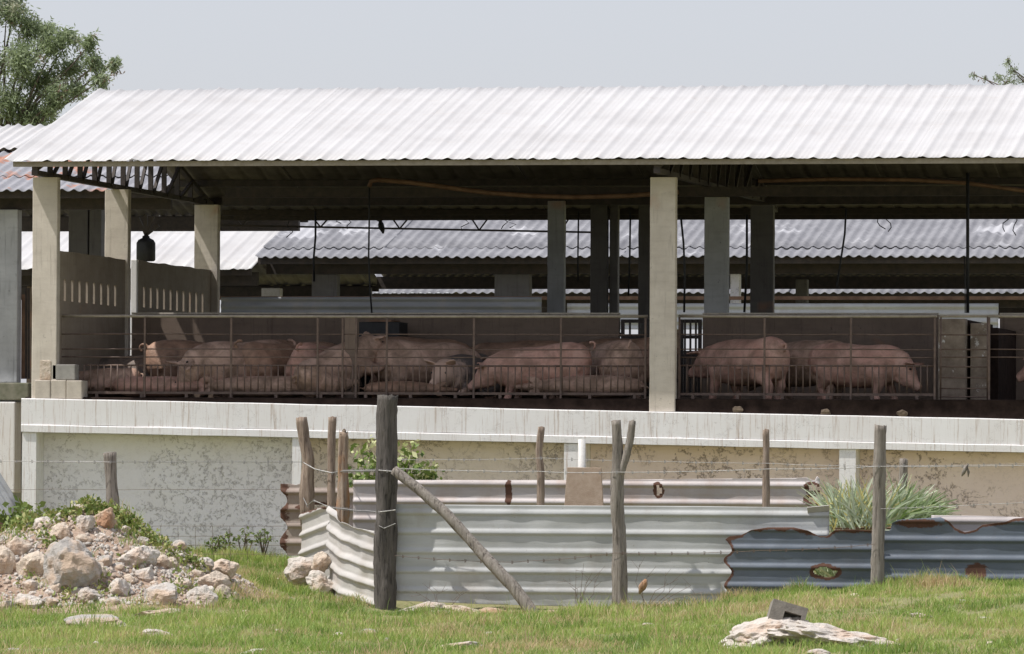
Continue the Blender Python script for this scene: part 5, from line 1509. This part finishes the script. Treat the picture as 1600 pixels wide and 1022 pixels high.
def tree(label, base, clumps, Y, trunk_r, leaf, per, seed, name='tree', pods=0.06, tw=0.012, spread=1.0):
    """clumps: (px, py, radius m, depth offset). Trunk rises from base=(px, Y); limbs run to each clump"""
    rd = random.Random(seed); rg = np.random.default_rng(seed)
    bx = XX(base, Y); root = empty(name, (bx, Y, float(ground_np(bx, Y))), label, 'tree', None)
    z0 = root.location.z
    C = [at(a, b, Y + d) for a, b, r, d in clumps]
    cen = sum(C, Vector()) / len(C)
    zf = min(c.z for c in C) - 0.6
    fork = Vector((bx + 0.2 * (cen.x - bx), Y, zf))
    MB().tube([(bx, Y, z0 - .2), (bx + .05, Y, z0 + (zf - z0) * .35), (bx, Y, z0 + (zf - z0) * .7), fork], [trunk_r, trunk_r * .8, trunk_r * .7, trunk_r * .6], 10).build('trunk', M['bark'], root, True)
    lb = MB(); pts = []; tints = []
    for c, (a, b, r, d) in zip(C, clumps):
        m1 = fork.lerp(c, .45) + Vector((rd.uniform(-.15, .15), rd.uniform(-.2, .2), rd.uniform(-.05, .2)))
        lb.tube([fork, m1, fork.lerp(c, .8) + Vector((0, 0, .05)), c], [trunk_r * .35, trunk_r * .2, trunk_r * .11, tw], 6)
        nt_ = max(6, int(20 * r))
        for _ in range(nt_):
            e = c + Vector((rd.gauss(0, 1), rd.gauss(0, 1), rd.gauss(0, .8))).normalized() * r * rd.uniform(.45, 1.05)
            k = c.lerp(e, .5) + Vector((0, 0, .06))
            lb.tube([c, k, e], [tw, tw * .7, tw * .35], 4, False)
            cl = rd.gauss(0.35, .22)
            m_ = int(per * r)
            # sprays of leaflets along the twig end
            q = rg.normal(0, 1, (m_, 3)) * r * 0.21 * spread
            tt = rg.uniform(0.3, 1.1, m_)[:, None]
            base_ = np.array(c)[None] * (1 - tt) + np.array(e)[None] * tt
            pts.append(base_ + q); tints.append(np.clip(cl + rg.normal(0, .13, m_) + .1 * (e.z - c.z) / r, 0, .9))
            if rd.random() < pods:
                m2 = 14; pts.append(np.array(e)[None] + rg.normal(0, .06, (m2, 3)) + np.array([0, 0, -.1])); tints.append(np.full(m2, .99))
    lb.build('limbs', M['bark'], root, True)
    P = np.concatenate(pts); T = np.concatenate(tints)
    put('crown', leaf_cloud(P, leaf, seed, T, 0.30, .35), M['leaf'], root)
    return root
CL = [(10, 25, .42, 0), (45, 45, .36, .3), (-45, 20, .6, .2), (85, 75, .42, -.1), (70, 48, .25, 0), (110, 60, .24, .2), (30, 95, .5, -.3), (-40, 100, .7, .2), (112, 105, .34, .3), (140, 70, .2, 0), (150, 100, .26, 0), (178, 98, .17, .1), (158, 125, .2, -.2),
      (70, 125, .45, .4), (20, 155, .46, -.2), (-60, 170, .7, 0), (80, 160, .38, -.4), (115, 140, .3, 0), (40, 180, .4, .3), (0, -30, .5, .3), (-80, -60, .8, 0), (60, 190, .4, 0), (-20, 210, .5, .4), (20, 5, .3, .5)]
tree('feathery grey green tree with brown pods rising behind the roofs', -20, CL, 40, 0.16, 0.105, 400, 5, pods=0.25, tw=0.008, spread=1.25)
CR = [(1585, 112, .24, 0), (1560, 122, .13, .2), (1575, 98, .12, 0), (1540, 124, .06, 0), (1522, 117, .07, 0), (1600, 125, .25, 0), (1640, 110, .4, 0), (1570, 132, .2, .1)]
tree('thin twiggy tree top peeping over the far end of the roof', 1640, CR, 30, 0.10, 0.06, 120, 6, pods=.02, tw=0.007)

# green bush behind the fence
def bush(label, px, Y, tips, seed, leaf, mat, name='bush', per=40, cat='bush', pale=0.35, thick=0.10):
    rg = np.random.default_rng(seed); rd = random.Random(seed)
    bx = XX(px, Y); z0 = surf(bx, Y)
    r = empty(name, (bx, Y, z0), label, cat)
    st = MB(); pts = []; T = []
    for a, b, d in tips:
        e = at(a, b, Y + d)
        m1 = Vector((bx, Y, z0)).lerp(e, .55) + Vector((rd.uniform(-.05, .05), 0, .08))
        st.tube([(bx + rd.uniform(-.05, .05), Y + rd.uniform(-.05, .05), z0 - .03), m1, e], [.012, .008, .004], 5)
        n = per
        t = rg.uniform(.45, 1.02, n) ** .8
        base_ = np.array(m1)[None] * (1 - t)[:, None] + np.array(e)[None] * t[:, None]
        pts.append(base_ + rg.normal(0, thick, (n, 3)) * np.array([1, 1, .7])); T.append(np.clip(rg.normal(.3, .16, n) + pale * (t > .9), 0, 1))
    st.build('stems', M['bark'], r, True)
    put('foliage', leaf_cloud(np.concatenate(pts), leaf, seed, np.concatenate(T), .5, .1), mat, r)
    return r
bush('leafy green bush with pale flowering tips behind the thick dark post', 590, -2.8, [(558, 722, 0), (565, 698, .1), (578, 693, .1), (585, 705, 0), (570, 740, -.2), (555, 748, 0), (575, 725, -.2), (590, 735, .1), (600, 720, 0), (625, 715, 0), (635, 698, .1), (648, 695, 0), (642, 712, -.1), (630, 728, 0), (622, 742, 0), (560, 760, 0), (548, 735, .1), (612, 738, 0), (650, 720, .1)], 3, 0.11, M['bush'], per=34, pale=.55)
bush('single leafy shoot with pale tip beside the bush', 640, -2.6, [(662, 735, 0), (672, 728, 0), (682, 730, .1), (655, 742, 0), (666, 742, 0), (676, 740, 0)], 4, 0.085, M['bush'], per=60, pale=.5, name='leafy_shoot', thick=0.05)
bush('dark leaved young plant at the edge beside the rubble heap', 20, -7.2, [(5, 800, 0), (20, 795, 0), (38, 788, .1), (50, 790, 0), (15, 815, -.1), (35, 808, 0), (30, 825, -.2), (-15, 800, 0)], 5, 0.12, M['weed'], per=30, pale=0, name='young_plant', cat='plant', thick=.06)
for px, py, sd in ((385, 858, 31), (352, 862, 32), (412, 856, 33), (335, 868, 34)):
    h = hit(px, py + 6)
    bush({31: 'tallest dark weed sprouting before the white stucco wall', 32: 'second weed sprouting by the wire mesh', 33: 'weed sprouting between the tallest one and the rusty sheet', 34: 'low weed sprouting where the heap meets the grass'}[sd], px, h.y, [(px + a, py - b, 0) for a, b in ((-12, 18), (-4, 30 if sd == 31 else 22), (5, 26), (13, 14), (0, 12))], sd, 0.055, M['weed'], per=16, pale=0, name='weed', cat='weed', thick=.03)
# creeper on the heap
rg = np.random.default_rng(11); pts = []
for px, py, sx1, sy1, n in ((120, 785, 60, 7, 900), (60, 818, 34, 16, 420), (150, 795, 50, 8, 600), (210, 818, 36, 10, 420), (245, 835, 36, 10, 300), (72, 845, 20, 14, 260), (110, 800, 40, 12, 500), (165, 925, 26, 9, 160), (285, 918, 26, 12, 240), (210, 880, 20, 8, 120), (150, 905, 18, 8, 110), (300, 880, 20, 8, 140), (105, 935, 26, 8, 160), (40, 905, 14, 8, 60), (270, 858, 30, 8, 200), (340, 940, 30, 6, 120)):
    pts.append(np.stack([rg.normal(px, sx1 * .6, n // 2), rg.normal(py, sy1 * .7, n // 2) + 3], 1))
a = rg.uniform(15, 330, 3000); top = np.interp(a, (0, 30, 90, 130, 180, 235, 290, 345), (822, 812, 793, 783, 800, 838, 866, 898))
k = rg.uniform(0, 1, 3000) < np.interp(a, (15, 60, 190, 240, 330), (.7, 1, 1, .45, .15))
pts.append(np.stack([a, top + np.abs(rg.normal(4, 9, 3000)) + 2], 1)[k])
pts = np.concatenate(pts); pts = hit_np(pts[:, 0], pts[:, 1]); pts[:, 2] += np.abs(rg.normal(.035, .038, len(pts)))
tag(put('creeper', leaf_cloud(pts, .062, 12, np.clip(rg.normal(.58, .24, len(pts)), 0, 1), .6, -.3), M['weed']), 'low green weeds creeping over the top of the rubble heap', 'weeds', None, 'stuff')
rgm = lambda x, y, rg: (mound_np(x, y) > ground_np(x, y) + .02) & (rg.uniform(0, 1, len(x)) < np.where((y > -10.4) | (np.sin(x * 3.3 + y * 2) * np.sin(y * 4.1) > .55), .8, .03)) 
tag(put('grass', blades(14000, (_msx[0], _msx[-1]), (-13.3, -6.6), .05, .14, .008, rgm, 21, lambda x, y, rg, n: gtint(x, y, rg, n) + .12, .9), M['grass']), 'wild grass growing over the rubble heap', 'grass', None, 'stuff')

# cut cane bundle
cn = empty('cane_heap', (XX(1375, -6.6), -6.6, surf(XX(1375, -6.6), -6.6)), 'heap of long pale green cut cane leaves piled behind the blue sheets', 'cut cane')
rd = random.Random(9); rg = np.random.default_rng(9)
def cane_leaves(n, seed, pxr, tintm, pyr=(812, 832), dy=0.35):
    V = []; F = []; T = []
    rd = random.Random(seed)
    for _ in range(n):
        u = rd.random()
        bx = rd.uniform(*pxr); b0 = at(bx, rd.uniform(*pyr), -6.6 + rd.uniform(-dy, dy))
        ang = (bx - 1350) / 90 * 0.5 + rd.gauss(0, .42) + (0.35 if bx > 1360 else -.05)
        Ln = rd.uniform(.4, .78) * (1.0 if bx < 1420 else .75)
        d = Vector((math.sin(ang), rd.gauss(0, .2), math.cos(ang))).normalized()
        droop = rd.uniform(.1, .55)
        side = d.cross(Vector((rd.gauss(0, .3), 1, rd.gauss(0, .3)))).normalized()
        wd = rd.uniform(.007, .018); k0 = len(V); tn = min(1, max(0, rd.gauss(tintm, .2)))
        for i in range(6):
            t = i / 5
            p = b0 + d * (Ln * t) + Vector((math.copysign(.25, d.x) * droop * t * t * Ln, 0, -droop * t * t * Ln * .75))
            ww = wd * (1 - t * .85) * (0.7 + .6 * min(1, t * 3))
            V += [tuple(p - side * ww), tuple(p + side * ww)]; T += [tn, tn]
        for i in range(5):
            q = k0 + i * 2; F.append((q, q + 1, q + 3, q + 2))
    return arrays_mesh('cane_leaves', V, F, {'tint': T})
for k, (n, rng_, tm) in enumerate(((330, (1296, 1370), .78), (320, (1325, 1410), .72), (260, (1380, 1445), .48), (150, (1400, 1455), .22))):
    put('cane_leaves', cane_leaves(n, 40 + k, rng_, tm), M['cane'], cn)
put('cane_leaves', cane_leaves(260, 47, (1255, 1330), .7, (880, 925), .3), M['cane'], cn)
mb = MB(); mb.tube([at(1300, 826, -6.9), at(1400, 825, -6.9)], .012, 5)
mb.build('bundle_tie', M['rust_pipe'], cn)
MB().quadbox([at(1335, 880, -6.9), at(1455, 880, -6.9), at(1455, 880, -6.3), at(1335, 880, -6.3), at(1335, 822, -6.9), at(1450, 822, -6.9), at(1450, 822, -6.3), at(1335, 822, -6.3)]).build('stalk_pile', M['straw'], cn)

# dry twigs at the foot of the long sheet
def twigs(label, px, Y, ends, seed):
    rd = random.Random(seed); bx = XX(px, Y); z0 = surf(bx, Y)
    mb = MB()
    for a, b in ends:
        e = at(a, b, Y + rd.uniform(-.1, .1)); m_ = Vector((bx, Y, z0)).lerp(e, .5) + Vector((rd.uniform(-.12, .12), 0, rd.uniform(0, .1)))
        mb.tube([(bx + rd.uniform(-.04, .04), Y, z0 - .02), m_, e], [.004, .003, .0018], 4)
        for _ in range(2):
            f = m_.lerp(e, rd.random()); mb.tube([f, f + Vector((rd.uniform(-.15, .15), 0, rd.uniform(-.02, .14)))], [.0025, .0012], 4)
    tag(mb.build('dry_weed', M['wire_rust'], None), label, 'dry weed')
twigs('tangle of bare twigs between the slanting pole and the forked trunk', 905, -8.5, [(880, 905), (900, 890), (925, 895), (945, 885), (930, 905), (890, 915), (912, 880)], 1)
twigs('tangle of bare twigs on the far side of the forked trunk', 1010, -8.6, [(1040, 895), (1060, 905), (1025, 885), (1000, 880), (1080, 915), (1050, 920), (1100, 925)], 2)
twigs('dry weed at the foot of the longest sheet near the thick post', 690, -8.4, [(650, 925), (670, 918), (700, 920), (705, 935), (660, 940), (720, 930)], 3)
